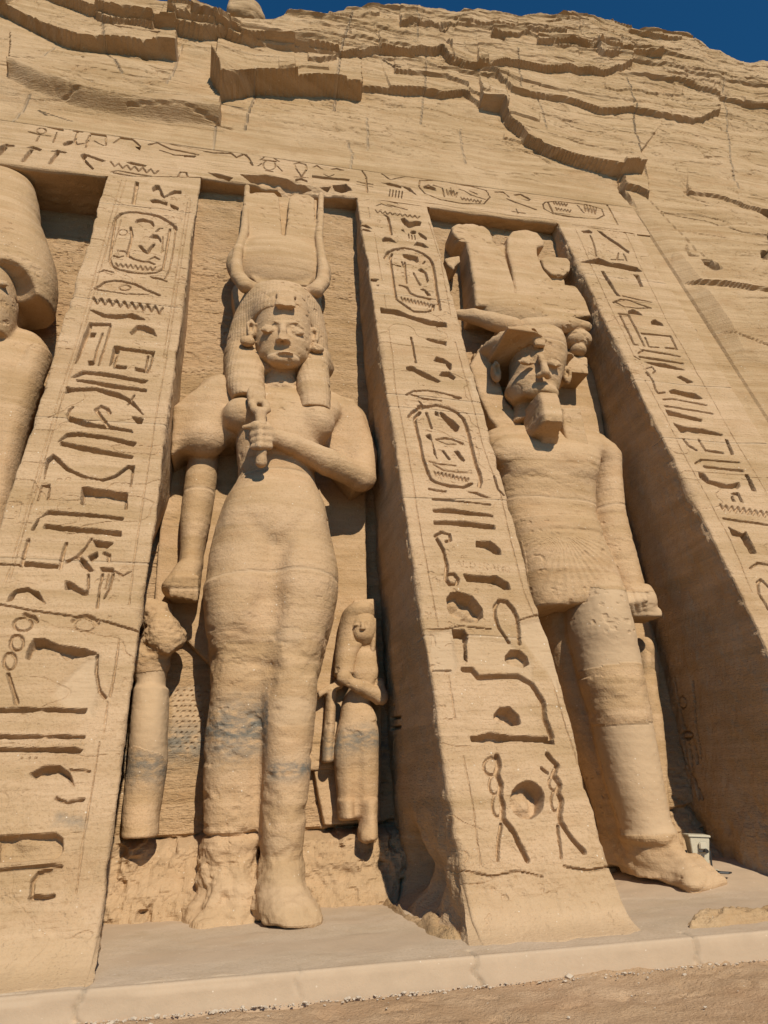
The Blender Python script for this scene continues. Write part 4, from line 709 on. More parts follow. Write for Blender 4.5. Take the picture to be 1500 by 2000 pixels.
# ================================================================ carved figures: signed distance volumes -> meshes
def smin(a, b, k):
    if k <= 0: return np.minimum(a, b)
    h = np.clip(k - np.abs(a - b), 0, None) / k
    return np.minimum(a, b) - h * h * k * 0.25
def smax(a, b, k): return -smin(-a, -b, k)
class Vol:
    """field over (X, D, Z): D is the distance in front of the niche's back wall"""
    def __init__(s, lo, hi, h):
        s.lo = np.array(lo, float); s.h = h; s.n = np.ceil((np.array(hi) - s.lo) / h).astype(int) + 1
        s.F = np.full(s.n, 0.5, np.float32); s.ax = [(s.lo[i] + h * np.arange(s.n[i])).astype(np.float32) for i in range(3)]
    def win(s, lo, hi, m):
        sl = []; ax = []
        for i in range(3):
            a = max(0, int((lo[i] - m - s.lo[i]) / s.h)); b = min(s.n[i], int((hi[i] + m - s.lo[i]) / s.h) + 2)
            if b <= a: return None
            sl.append(slice(a, b)); sh = [1, 1, 1]; sh[i] = -1; ax.append(s.ax[i][a:b].reshape(sh))
        return tuple(sl), ax
    def put(s, fn, lo, hi, k=0.0, cut=False):
        w = s.win(lo, hi, k + 3 * s.h + 0.02)
        if w is None: return
        sl, ax = w; d = fn(*ax).astype(np.float32)
        s.F[sl] = smax(s.F[sl], -d, k) if cut else smin(s.F[sl], d, k)
    # -- primitives
    def loft(s, st, k=0.03, p=2.0, cap=0.03, cut=False):
        """st: rows (z, xc, dc, rx, rd), elliptic sections"""
        a = np.array(sorted(st), float); z = a[:, 0]
        def hermite(zq, y):
            m = np.gradient(y, z); i = np.clip(np.searchsorted(z, zq) - 1, 0, len(z) - 2); hh = z[i + 1] - z[i]; t = np.clip((zq - z[i]) / hh, 0, 1)
            return (2*t**3-3*t**2+1)*y[i] + (t**3-2*t**2+t)*hh*m[i] + (-2*t**3+3*t**2)*y[i+1] + (t**3-t**2)*hh*m[i+1]
        def fn(X, Dd, Z):
            zq = np.clip(Z, z[0], z[-1]).astype(float); xc, dc, rx, rd = [hermite(zq, a[:, i]) for i in (1, 2, 3, 4)]
            rx = np.clip(rx, 0.01, None); rd = np.clip(rd, 0.01, None)
            q = (np.abs((X - xc) / rx) ** p + np.abs((Dd - dc) / rd) ** p) ** (1 / p)
            d = (q - 1) * np.minimum(rx, rd); e = np.maximum(z[0] - Z, Z - z[-1]) 
            d = d + cap; e = e + cap
            return np.sqrt(np.clip(d, 0, None) ** 2 + np.clip(e, 0, None) ** 2) + np.minimum(np.maximum(d, e), 0) - cap
        lo = ((a[:, 1] - a[:, 3]).min(), (a[:, 2] - a[:, 4]).min(), z[0]); hi = ((a[:, 1] + a[:, 3]).max(), (a[:, 2] + a[:, 4]).max(), z[-1])
        s.put(fn, lo, hi, k, cut)
    def cone(s, a, b, ra, rb, k=0.03, fd=1.0, cut=False):
        a = np.array(a, float); b = np.array(b, float)
        def fn(X, Dd, Z):
            u = b - a; u2 = u * np.array([1, 1 / fd, 1]); L = (u2 @ u2) + 1e-9
            px, pd, pz = X - a[0], (Dd - a[1]) / fd, Z - a[2]
            t = np.clip((px * u2[0] + pd * u2[1] + pz * u2[2]) / L, 0, 1)
            return (np.sqrt((px - t * u2[0]) ** 2 + (pd - t * u2[1]) ** 2 + (pz - t * u2[2]) ** 2) - (ra + (rb - ra) * t)) * min(1, fd)
        r = max(ra, rb); s.put(fn, np.minimum(a, b) - r * np.array([1, fd, 1]), np.maximum(a, b) + r * np.array([1, fd, 1]), k, cut)
    def chain(s, pts, rad, k=0.03, fd=1.0):
        for i in range(len(pts) - 1): s.cone(pts[i], pts[i + 1], rad[i], rad[i + 1], k if i == 0 else min(k, 0.02) + 0.01, fd)
    def ell(s, c, r, k=0.03, cut=False, rot=0.0):
        c = np.array(c, float); r = np.array(r, float); cs, sn = math.cos(rot), math.sin(rot)
        def fn(X, Dd, Z):
            x, z = X - c[0], Z - c[2]; x, z = x * cs + z * sn, -x * sn + z * cs
            q = np.sqrt((x / r[0]) ** 2 + ((Dd - c[1]) / r[1]) ** 2 + (z / r[2]) ** 2); return (q - 1) * r.min()
        R_ = np.array([max(r[0], r[2]) if rot else r[0], r[1], max(r[0], r[2]) if rot else r[2]]); s.put(fn, c - R_, c + R_, k, cut)
    def box(s, c, half, rnd=0.03, k=0.0, cut=False, rot=0.0):
        c = np.array(c, float); hf = np.array(half, float) - rnd; cs, sn = math.cos(rot), math.sin(rot)
        def fn(X, Dd, Z):
            x, z = X - c[0], Z - c[2]; x, z = x * cs + z * sn, -x * sn + z * cs
            qx, qd, qz = np.abs(x) - hf[0], np.abs(Dd - c[1]) - hf[1], np.abs(z) - hf[2]
            return np.sqrt(np.clip(qx, 0, None) ** 2 + np.clip(qd, 0, None) ** 2 + np.clip(qz, 0, None) ** 2) + np.minimum(np.maximum(np.maximum(qx, qd), qz), 0) - rnd
        Rr = np.array([half[0] + half[2] * abs(sn), half[1], half[2] + half[0] * abs(sn)]); s.put(fn, c - Rr, c + Rr, k, cut)
    def prism(s, poly, d0, d1, rnd=0.03, k=0.0, cut=False, slope=0.0):
        """outline (X, Z) extruded from d0 to d1 (front face may lean: slope per metre of Z)"""
        poly = [tuple(q) for q in poly]; a = np.array(poly); zc = a[:, 1].mean()
        def fn(X, Dd, Z):
            x, z = np.broadcast_arrays(X[:, 0, :], Z[:, 0, :]) if X.ndim == 3 else (X, Z)
            sd = poly_sd(x, z, poly)[:, None, :] + rnd; top = d1 + slope * (Z - zc); e = np.maximum(d0 - Dd, Dd - top) + rnd
            return np.sqrt(np.clip(sd, 0, None) ** 2 + np.clip(e, 0, None) ** 2) + np.minimum(np.maximum(sd, e), 0) - rnd
        ex = abs(slope) * (a[:, 1].max() - a[:, 1].min()); s.put(fn, (a[:, 0].min(), d0, a[:, 1].min()), (a[:, 0].max(), d1 + ex, a[:, 1].max()), k, cut)
    # -- surface nets
    def mesh(s):
        Fp = s.F.copy(); 
        for i in range(3):
            ix = [slice(None)] * 3; ix[i] = 0; Fp[tuple(ix)] = 0.5; ix[i] = -1; Fp[tuple(ix)] = 0.5
        for _ in range(2):                                       # drop one-voxel needles
            ng = Fp < 0; c = np.zeros(ng.shape, np.uint8)
            c[1:] += ng[:-1]; c[:-1] += ng[1:]; c[:, :, 1:] += ng[:, :, :-1]; c[:, :, :-1] += ng[:, :, 1:]
            Fp[ng & (c <= 1)] = 0.004
        neg = Fp < 0
        n = neg[:-1, :-1, :-1].astype(np.uint8)
        cs = [(0,0,0),(1,0,0),(0,1,0),(1,1,0),(0,0,1),(1,0,1),(0,1,1),(1,1,1)]
        tot = np.zeros(n.shape, np.uint8); sz = neg.shape
        for c in cs: tot += neg[c[0]:sz[0]-1+c[0], c[1]:sz[1]-1+c[1], c[2]:sz[2]-1+c[2]]
        act = (tot > 0) & (tot < 8); I = np.argwhere(act); idx = np.full(act.shape, -1, np.int32); idx[act] = np.arange(len(I), dtype=np.int32)
        val = np.stack([Fp[I[:, 0] + c[0], I[:, 1] + c[1], I[:, 2] + c[2]] for c in cs], 1)
        P_ = np.zeros((len(I), 3)); cnt = np.zeros(len(I))
        for a in range(8):
            for b in range(a + 1, 8):
                da = np.array(cs[b]) - np.array(cs[a])
                if np.abs(da).sum() != 1: continue
                va, vb = val[:, a], val[:, b]; m = (va < 0) != (vb < 0); t = np.where(m, va / np.where(m, va - vb, 1), 0)
                P_ += m[:, None] * (np.array(cs[a]) + t[:, None] * da); cnt += m
        V = s.lo + (I + P_ / cnt[:, None]) * s.h
        Qs = []
        for ax in range(3):
            o1, o2 = [(1, 2), (2, 0), (0, 1)][ax]
            sa = [slice(1, -1)] * 3; sb = [slice(1, -1)] * 3; sa[ax] = slice(0, -1); sb[ax] = slice(1, None)
            A = neg[tuple(sa)]; B = neg[tuple(sb)]; ch = A != B; J = np.argwhere(ch)
            J = J + np.array([0 if i == ax else 1 for i in range(3)]); sg = A[ch]
            def g(u, v):
                q = J.copy(); q[:, o1] -= u; q[:, o2] -= v; return idx[q[:, 0], q[:, 1], q[:, 2]]
            q = np.stack([g(1, 1), g(0, 1), g(0, 0), g(1, 0)], 1); q = np.where(sg[:, None], q, q[:, ::-1]); Qs.append(q)
        Q = np.concatenate(Qs); Q = Q[(Q >= 0).all(1)]
        return V, Q
def vnormals(V, Q):
    n = np.cross(V[Q[:, 2]] - V[Q[:, 0]], V[Q[:, 3]] - V[Q[:, 1]]); N = np.zeros_like(V)
    for i in range(3):
        for k in range(4): N[:, i] += np.bincount(Q[:, k], n[:, i], len(V))
    return N / (np.linalg.norm(N, axis=1, keepdims=True) + 1e-12)
def figure(name, vol, parent, mat, y0=YW, rough=1.0, paint=None, extra=None, smooth_it=2, seed=1, label=None):
    """mesh of a volume, weathered and set in the niche; children are local to the parent's origin"""
    V, Q = vol.mesh()
    for _ in range(smooth_it):                                   # light relaxation against voxel steps
        S_ = np.zeros_like(V); C_ = np.zeros(len(V))
        for a, b in ((0, 1), (1, 2), (2, 3), (3, 0)):
            for i in range(3): S_[:, i] += np.bincount(Q[:, a], V[Q[:, b], i], len(V)) + np.bincount(Q[:, b], V[Q[:, a], i], len(V))
            C_ += np.bincount(Q[:, a], minlength=len(V)) + np.bincount(Q[:, b], minlength=len(V))
        V = 0.5 * V + 0.5 * S_ / np.maximum(C_, 1)[:, None]
    N = vnormals(V, Q); x, d, z = V.T
    r = 0.016 * fbm3(x * 1.4, d * 1.4, z * 1.8, 3, seed) + 0.004 * fbm3(x * 2, d * 2, z * 15 + x * 2, 2, seed + 3) + 0.006 * fbm3(x * 14, d * 14, z * 18, 2, seed + 5) - 0.016 * sstep(.2, .42, fbm3(x * 9, d * 9, z * 13, 2, seed + 6)) * sstep(0, .2, noise3(x * 1.3, d * 1.3, z * .9, seed + 7))
    r = r * rough
    if extra is not None: r = r + extra(x, d, z)
    V = V + N * r[:, None]
    T = np.zeros((len(V), 3), np.float32)
    if paint is not None: paint(V, T)
    W = np.stack([V[:, 0], y0 + TBW * V[:, 2] - V[:, 1], V[:, 2]], -1)      # (X, D, Z) -> world; mirrors handedness
    if parent is not None: W = W - np.array(parent.location)
    o = link_mesh(name, W, Q[:, ::-1], mat, parent, tint=T, smooth=False)
    if label: o['label'] = label
    return o
def lo_rows(rows, D, y0=YW):
    """(pxL, pyL, pxR, pyR, dc, rd): photo outline -> loft rows"""
    out = []
    for a, b, c, e, dc, rd, *du in rows:
        du = du[0] if du else dc; l = niche_x((a, b), du, y0); r_ = niche_x((c, e), du, y0); out.append(((l[2] + r_[2]) / 2, (l[0] + r_[0]) / 2, dc, abs(r_[0] - l[0]) / 2, rd))
    return out
def N3(px, py, D, y0=YW): return niche_x((px, py), D, y0)
def NP(pts, D, y0=YW): return [tuple(niche_x(p, D, y0)[[0, 2]]) for p in pts]
# ================================================================ the tall crowned woman
def face(v, px, s, eye, nose, mouth, chin, broken=False, y0=YW):
    """face set on a head; eye, nose, mouth, chin: (photo height, depth of the surface there)"""
    E_, N_, M_, C_ = [(N3(p[0], p[1], p[2], y0)[0], p[2], N3(p[0], p[1], p[2], y0)[2]) for p in (eye, nose, mouth, chin)]
    x, D, ze = E_
    for sg in (-1, 1):
        ex = x + sg * .245 * s
        v.ell((ex, D + .085 * s, ze + .015 * s), (.17 * s, .13 * s, .08 * s), .10 * s, cut=True)                 # socket
        v.ell((ex, D - .090 * s, ze - .004 * s), (.135 * s, .080 * s, .060 * s), .010 * s)                         # eyeball
        v.chain([(ex - .155 * s, D - .085 * s, ze - .005 * s), (ex - .06 * s, D - .040 * s, ze + .066 * s), (ex + .06 * s, D - .040 * s, ze + .064 * s), (ex + .155 * s, D - .085 * s, ze - .005 * s)], [.014 * s, .018 * s, .018 * s, .014 * s], .01 * s)
        v.chain([(ex - .14 * s, D - .085 * s, ze - .015 * s), (ex, D - .035 * s, ze - .075 * s), (ex + .14 * s, D - .085 * s, ze - .015 * s)], [.012 * s, .016 * s, .012 * s], .01 * s)
        v.chain([(x + sg * .07 * s, D + .0 * s, ze + .13 * s), (ex, D + .0 * s, ze + .175 * s), (x + sg * .43 * s, D - .16 * s, ze + .11 * s)], [.012 * s, .016 * s, .008 * s], .05 * s)
        v.ell((N_[0] + sg * .08 * s, N_[1] - .01 * s, N_[2] + .035 * s), (.060 * s, .07 * s, .045 * s), .05 * s)    # nostril wing
        v.ell((N_[0] + sg * .07 * s, N_[1] + .055 * s, N_[2] - .012 * s), (.024 * s, .045 * s, .028 * s), .008 * s, cut=True)
    v.chain([(x, D - .03 * s, ze + .10 * s), (x, D + .0 * s, ze - .03 * s), (N_[0], N_[1] + .07 * s, N_[2] + .06 * s)], [.055 * s, .058 * s, .072 * s], .06 * s)
    if broken: v.ell((N_[0] + .02 * s, N_[1] + .17 * s, N_[2] + .10 * s), (.12 * s, .12 * s, .14 * s), .015 * s, cut=True)
    v.ell((M_[0], M_[1] - .12 * s, M_[2]), (.24 * s, .13 * s, .13 * s), .12 * s)
    if not broken:
        v.chain([(M_[0] - .18 * s, M_[1] - .05 * s, M_[2] + .02 * s), (M_[0] - .05 * s, M_[1] + .01 * s, M_[2] + .030 * s), (M_[0] + .05 * s, M_[1] + .01 * s, M_[2] + .030 * s), (M_[0] + .18 * s, M_[1] - .05 * s, M_[2] + .02 * s)], [.02 * s, .03 * s, .03 * s, .02 * s], .015 * s)
        v.chain([(M_[0] - .16 * s, M_[1] - .05 * s, M_[2] - .03 * s), (M_[0], M_[1] + .0 * s, M_[2] - .05 * s), (M_[0] + .16 * s, M_[1] - .05 * s, M_[2] - .03 * s)], [.022 * s, .038 * s, .022 * s], .015 * s)
    v.ell((C_[0], C_[1] - .11 * s, C_[2] + .03 * s), (.19 * s, .12 * s, .10 * s), .14 * s)                        # chin
def ear(v, x, d, z, s, sg, lobe=0.0):
    v.ell((x, d, z), (0.085 * s, 0.10 * s, 0.19 * s), 0.02)
    v.ell((x - sg * 0.0 * s, d + 0.10 * s, z + 0.02 * s), (0.045 * s, 0.07 * s, 0.11 * s), 0.015, cut=True)
    v.chain([(x + sg * 0.03 * s, d + 0.06 * s, z - 0.10 * s), (x + sg * 0.06 * s, d + 0.08 * s, z + 0.08 * s), (x, d + 0.08 * s, z + 0.16 * s), (x - sg * 0.05 * s, d + 0.07 * s, z + 0.10 * s)], [0.03 * s] * 4, 0.015)
    if lobe: v.ell((x + sg * 0.05 * s, d + 0.05 * s, z - 0.27 * s), (lobe * 1.2, lobe * 0.9, lobe), 0.03)

def queen():
    base = empty('colossal_statue', (0.60, 8.3, 0.0), 'tallest crowned woman statue, holding a rattle across her chest, in the middle niche', 'statue', 'big statues standing in the niches')
    h = 0.021
    v = Vol((-1.25, -0.1, -0.1), (2.15, 2.25, 9.4), h)
    # trunk, hips and both legs under a close robe
    v.loft(lo_rows([(463,862,612,868,.80,.46),(463,905,616,900,.78,.45),(464,940,614,936,.78,.44),(440,985,632,985,.80,.50),(420,1040,643,1035,.80,.53),(406,1105,652,1095,.80,.56),(402,1165,655,1140,.80,.56),(405,1230,648,1195,.78,.52),(412,1290,636,1250,.74,.44),(424,1340,622,1320,.66,.28)], .8), .05, 2.3)
    v.loft(lo_rows([(402,1150,530,1150,.80,.55),(405,1230,522,1220,.80,.54),(412,1290,516,1290,.74,.48),(410,1360,512,1360,.70,.46),(400,1440,508,1440,.66,.46),(397,1530,504,1530,.60,.46),(396,1600,504,1600,.56,.46),(395,1642,504,1642,.54,.46),(391,1690,503,1692,.56,.46),(386,1730,502,1732,.62,.46),(377,1768,503,1770,.68,.48),(366,1800,506,1800,.74,.52)], .7), .12, 2.8)
    v.loft(lo_rows([(540,1060,640,1060,.80,.40),(526,1120,654,1120,.88,.52),(518,1190,650,1185,.95,.51),(514,1250,636,1245,1.00,.46),(512,1300,624,1300,1.02,.43),(512,1380,617,1380,1.04,.41),(514,1450,610,1450,1.06,.40),(513,1520,604,1520,1.06,.38),(511,1600,597,1600,1.06,.36),(509,1660,591,1660,1.05,.34),(509,1715,590,1715,1.05,.36),(507,1765,600,1765,1.08,.40)], 1), .10, 2.3)
    v.ell(N3(580, 1125, 1.02), (.38, .44, .75), .2); v.ell(N3(474, 1150, .92), (.36, .44, .75), .2)
    v.cone(N3(480, 1000, 1.38), N3(536, 1060, 1.42), .02, .035, .22, cut=True); v.cone(N3(606, 996, 1.38), N3(552, 1056, 1.42), .01, .03, .20, cut=True)
    v.cone(N3(538, 1062, 1.42), N3(524, 1180, 1.43), .03, .05, .26, cut=True); v.cone(N3(524, 1180, 1.43), N3(513, 1330, 1.34), .05, .05, .22, cut=True)
    v.loft(lo_rows([(480,1200,560,1200,.74,.50),(480,1300,545,1300,.72,.46),(480,1400,540,1400,.66,.42),(480,1500,535,1500,.60,.36),(480,1640,530,1640,.50,.34)], .8), .10, 2.6)
    v.ell(N3(540, 1000, 1.22), (.50, .16, .36), .2)
    v.loft(lo_rows([(509,1690,590,1690,1.04,.36),(507,1735,597,1732,1.10,.42),(505,1768,610,1764,1.16,.48),(503,1792,622,1788,1.20,.54)], 1.1), .12, 2.2)
    v.ell(N3(575, 1782, 1.35), (.26, .32, .14), .15)
    # chest, shoulders, broken upper arm slab
    v.loft(lo_rows([(470,905,610,905,.80,.44),(462,850,640,850,.78,.48),(440,800,668,800,.66,.46),(432,770,655,772,.52,.38),(445,745,640,745,.46,.30)], .8), .08, 2.4)
    v.ell(N3(472, 812, 1.04), (.27, .28, .27), .06); v.ell(N3(618, 826, 1.04), (.28, .27, .30), .08)
    v.prism(NP([(432,742),(447,760),(455,800),(462,856),(440,856),(412,862),(385,864),(352,880),(333,892),(340,800),(372,776)], .80), -.2, .92, .07, .04, slope=.10)
    v.cone(N3(428, 775, .62), N3(398, 856, .74), .34, .33, .15)
    v.prism(NP([(640,772),(690,790),(706,820),(718,880),(728,940),(690,960),(640,900),(620,850)], .6), -.2, .80, .09, .06)
    # hanging forearm and fist (left in the photo)
    v.loft(lo_rows([(372,840,432,845,.44,.30),(368,866,428,870,.44,.30),(366,900,427,905,.42,.30),(358,960,420,965,.42,.29),(352,1020,410,1025,.43,.28),(351,1080,399,1085,.44,.27),(348,1105,398,1108,.46,.27)], .4), .03)
    v.loft(lo_rows([(346,1104,396,1106,.48,.28),(330,1126,394,1130,.50,.30),(316,1150,391,1160,.50,.30),(330,1166,388,1178,.46,.26)], .5), .05, 2.8)
    for i in range(4): v.cone(N3(344 + 13 * i, 1128, .80), N3(336 + 15 * i, 1160 + 3 * i, .74), .045, .05, .03)
    # bent arm across the chest with a closed hand on the handle
    v.chain([N3(686, 822, .42), N3(706, 890, .60), N3(704, 934, .80)], [.26, .25, .21], .14)
    v.chain([N3(706, 932, .80), N3(640, 903, 1.08), N3(570, 868, 1.28), N3(532, 852, 1.38)], [.205, .20, .155, .12], .06)
    v.ell(N3(512, 852, 1.42), (.19, .15, .20), .05)
    for i in range(4): v.chain([N3(527, 836 + 12 * i, 1.50), N3(508, 835 + 12 * i, 1.60), N3(493, 838 + 12 * i, 1.50)], [.05, .055, .045], .02)
    v.chain([N3(520, 830, 1.48), N3(500, 830, 1.55), N3(476, 835, 1.50)], [.06, .055, .04], .03)
    # neck and head
    v.loft(lo_rows([(505,775,586,775,.72,.34),(508,730,582,730,.74,.30),(512,690,580,690,.80,.30)], .8), .06)
    v.loft(lo_rows([(532,709,580,712,.98,.24,1.15),(512,699,598,703,.98,.36,1.15),(501,685,606,689,.98,.43,1.1),(497,665,608,670,.98,.465),(497,645,608,650,.99,.48),(499,622,606,628,1.0,.50),(504,598,601,604,1.0,.48)], 1), .04, 2.15)
    face(v, 552, .87, (552, 641, 1.46), (552, 667, 1.46), (553, 692, 1.37), (553, 703, 1.28), broken=True)
    m_ = N3(557, 691, 1.37); v.ell((m_[0], m_[1] + .115, m_[2] + .0), (.16, .11, .02), .03, cut=True); v.ell((m_[0] - .07, m_[1] + .07, m_[2] - .055), (.09, .09, .022), .02, cut=True); v.ell((m_[0] + .09, m_[1] + .09, m_[2] + .055), (.07, .08, .025), .02, cut=True)
    v.ell((m_[0] + .01, m_[1] + .02, m_[2] + .0), (.15, .06, .02), .02)
    q = N3(490, 646, 1.12); ear(v, q[0], 1.12, q[2], .92, -1, .10); q = N3(613, 660, 1.10); ear(v, q[0], 1.10, q[2], .92, 1, .09)
    def paint(V, T):
        x, d, z = V.T; n = noise3(x * 1.6, d * 1.6, z * 1.6, 3)
        T[:, 0] = np.clip(1.0 * np.exp(-((z - np.where(x < .42, 2.02, 1.42) - .25 * n) / np.where(x < .42, .22, .10)) ** 2) + .45 * np.exp(-((z - 1.70 - .2 * n) / .16) ** 2) * (x < .42), 0, 1) * (z < 3)
        T[:, 1] = .55 * sstep(.75, .3, z + .2 * n)
        for zc, x0, x1 in ((5.33, -.1, 1.2), (3.78, -.5, 1.4), (7.28, 0, 1)): T[:, 1] = np.maximum(T[:, 1], .55 * sstep(.030, .008, np.abs(z - zc - .06 * np.sin(x * 2.5) - .03 * n)) * (d > .5))
        for (c, r) in ((N3(548, 1660, 1.4), (.20, .12)), (N3(568, 1240, 1.45), (.18, .10)), (N3(534, 1052, 1.4), (.06, .10)), (N3(575, 1390, 1.4), (.26, .16))):
            T[:, 1] = np.maximum(T[:, 1], .4 * sstep(1.25, .75, ((x - c[0]) / r[0]) ** 2 + ((z - c[2]) / r[1]) ** 2 + noise3(x * 6, d * 6, z * 6, 9) * 1.6) * (d > .7))
    def extra(x, d, z):
        n = fbm3(x * 3, d * 3, z * 5, 3, 77)
        return -.035 * np.clip(n - .05, 0, 1) * sstep(3.9, 2.6, z) * 2 - .05 * np.clip(fbm3(x * 4, d * 4, z * 9, 3, 78), 0, 1) * np.exp(-((z - 2.85) / .25) ** 2) * .5 - .003 * sstep(.02, .004, np.abs(z - 3.78 - .03 * np.sin(x * 4) - .05 * n)) * (d > .6) + (.06 + .10 * (x < .33)) * fbm3(x * 3, d * 3, z * 4, 4, 79) * sstep(.85, .5, z) - .06 * np.exp(-((z - .80 - .05 * n) / .022) ** 2) * (x < .33)
    figure('body', v, base, M_STAT, paint=paint, extra=extra, seed=3)
    # wig: cap, two front lappets
    v = Vol((-.65, -.1, 6.2), (1.65, 1.75, 9.6), .02)
    v.loft(lo_rows([(446,745,520,760,.66,.40),(440,720,640,735,.62,.42),(441,690,640,690,.60,.46),(447,655,639,660,.60,.50),(457,625,633,630,.62,.56),(468,602,625,608,.66,.62),(480,584,614,590,.66,.60)], .7), .05, 2.2, cap=.12)
    v.loft(lo_rows([(441,690,512,694,.64,.40),(440,715,515,718,.74,.40),(439,745,517,748,.84,.38),(445,775,518,775,.92,.35),(453,791,517,786,.96,.33)], .9), .10, 2.8, cap=.02)
    v.loft(lo_rows([(581,700,641,704,.64,.40),(579,725,641,728,.74,.40),(577,755,643,755,.84,.38),(579,790,645,787,.94,.35),(583,813,643,808,.98,.32)], .9), .10, 2.8, cap=.02)
    v.loft(lo_rows([(492,614,612,620,.90,.60,1.25),(489,594,611,600,.86,.62,1.25),(490,577,608,583,.82,.58,1.25),(497,563,602,568,.78,.52,1.25),(512,554,592,558,.74,.40,1.25)], 1), .12, 2.2)
    def strands(x, d, z): return .0018 * np.sin(np.arctan2(x - .58, d - .3) * 110 + 2 * noise3(x * 6, d * 6, z * 6, 4)) * sstep(9.0, 8.6, z) - .005 * sstep(.25, .0, np.abs((z * 3.5) % 1 - .5)) * (z < 7.6)
    def pw(V, T): T[:, 2] = .35
    figure('wig', v, base, M_STAT, paint=pw, extra=strands, seed=5)
    # cobra pair on the brow
    v = Vol((.2, 1.0, 8.1), (1.0, 1.8, 9.2), .013)
    a = N3(543, 594, 1.54); b = N3(572, 596, 1.54); c = N3(542, 579, 1.48); e = N3(575, 581, 1.48)
    v.prism(NP([(540,570),(576,571),(575,588),(572,606),(543,604),(541,588)], 1.54), 1.0, 1.56, .04, .0); v.ell((a[0] + .03, 1.55, a[2]), (.085, .05, .13), .03); v.ell((b[0] - .03, 1.55, b[2]), (.085, .05, .13), .03)
    v.ell(c, (.04, .06, .05), .03); v.ell(e, (.04, .06, .05), .03)
    figure('cobra_pair', v, base, M_STAT, seed=6)
    # crown: horns round a disc with two tall plumes, on its slab
    v = Vol((-.6, -.15, 8.5), (1.75, 1.4, 12.45), .02)
    v.prism(NP([(452,562),(466,540),(462,515),(474,480),(480,420),(483,364),(500,362),(622,372),(627,430),(631,500),(634,545),(628,585),(634,610),(600,560),(500,560),(460,612)], .55), -.2, .46, .03, slope=-.07)
    v.prism(NP([(487,365),(500,361),(537,362),(546,372),(550,420),(552,470),(548,560),(500,560),(478,530),(473,505),(484,440)], .66), -.2, .62, .04, slope=-.10)
    v.prism(NP([(556,470),(562,410),(566,372),(576,364),(604,366),(616,374),(618,420),(620,480),(622,530),(602,566),(545,562),(550,500)], .66), -.2, .62, .04, slope=-.10)
    c = N3(548, 508, .72); v.ell((c[0], .50, c[2]), (.93, .40, .74), .02)
    v.chain([N3(483,366,.42), N3(480,410,.52), N3(477,455,.66), N3(465,490,.80), N3(461,518,.92), N3(465,540,1.0), N3(480,558,1.06), N3(500,566,1.0)], [.055,.065,.075,.085,.10,.12,.13,.12], .05)
    v.chain([N3(627,380,.42), N3(626,420,.52), N3(623,465,.66), N3(628,500,.80), N3(632,530,.92), N3(630,552,1.0), N3(616,568,1.06), N3(600,574,1.0)], [.055,.065,.075,.085,.10,.12,.13,.12], .05)
    v.loft(lo_rows([(490,580,612,588,.50,.46,1.1),(488,566,610,573,.50,.46,1.1),(494,556,606,562,.50,.42,1.1)], .7), .03, 2.5)
    def ex(x, d, z): return -.012 * (np.abs(x - .55 - .02 * (z - 10)) < .0) 
    figure('crown', v, base, M_STAT, seed=7, rough=.8)
    # rattle held upright
    v = Vol((-.2, .9, 4.6), (.75, 1.9, 7.1), .015)
    v.prism(NP([(489,756),(500,751),(516,757),(518,770),(517,790),(493,790)], 1.40), 1.05, 1.44, .04, .02); v.ell(N3(489, 772, 1.40), (.045, .07, .14), .02)
    v.chain([N3(493, 790, 1.42), N3(497, 800, 1.48), N3(507, 806, 1.52)], [.06, .055, .06], .03); v.chain([N3(518, 788, 1.42), N3(521, 800, 1.48), N3(512, 806, 1.52)], [.06, .055, .06], .03)
    v.chain([N3(508, 806, 1.50), N3(510, 832, 1.52), N3(510, 882, 1.50), N3(510, 903, 1.46)], [.085, .075, .075, .08], .03)
    figure('rattle', v, base, M_STAT, seed=8)
    # slab joining the figure to the wall
    v = Vol((-1.2, -.25, -.1), (2.2, .6, 7.4), .03)
    v.prism(NP([(330,800),(690,800),(716,940),(718,1173),(722,1400),(720,1500),(600,1505),(300,1180)], .22), -.2, .22, .03)
    v.prism(NP([(420,740),(655,740),(716,940),(400,940)], .2), -.2, .20, .04)
    figure('back_slab', v, base, M_STAT, seed=9)
queen()
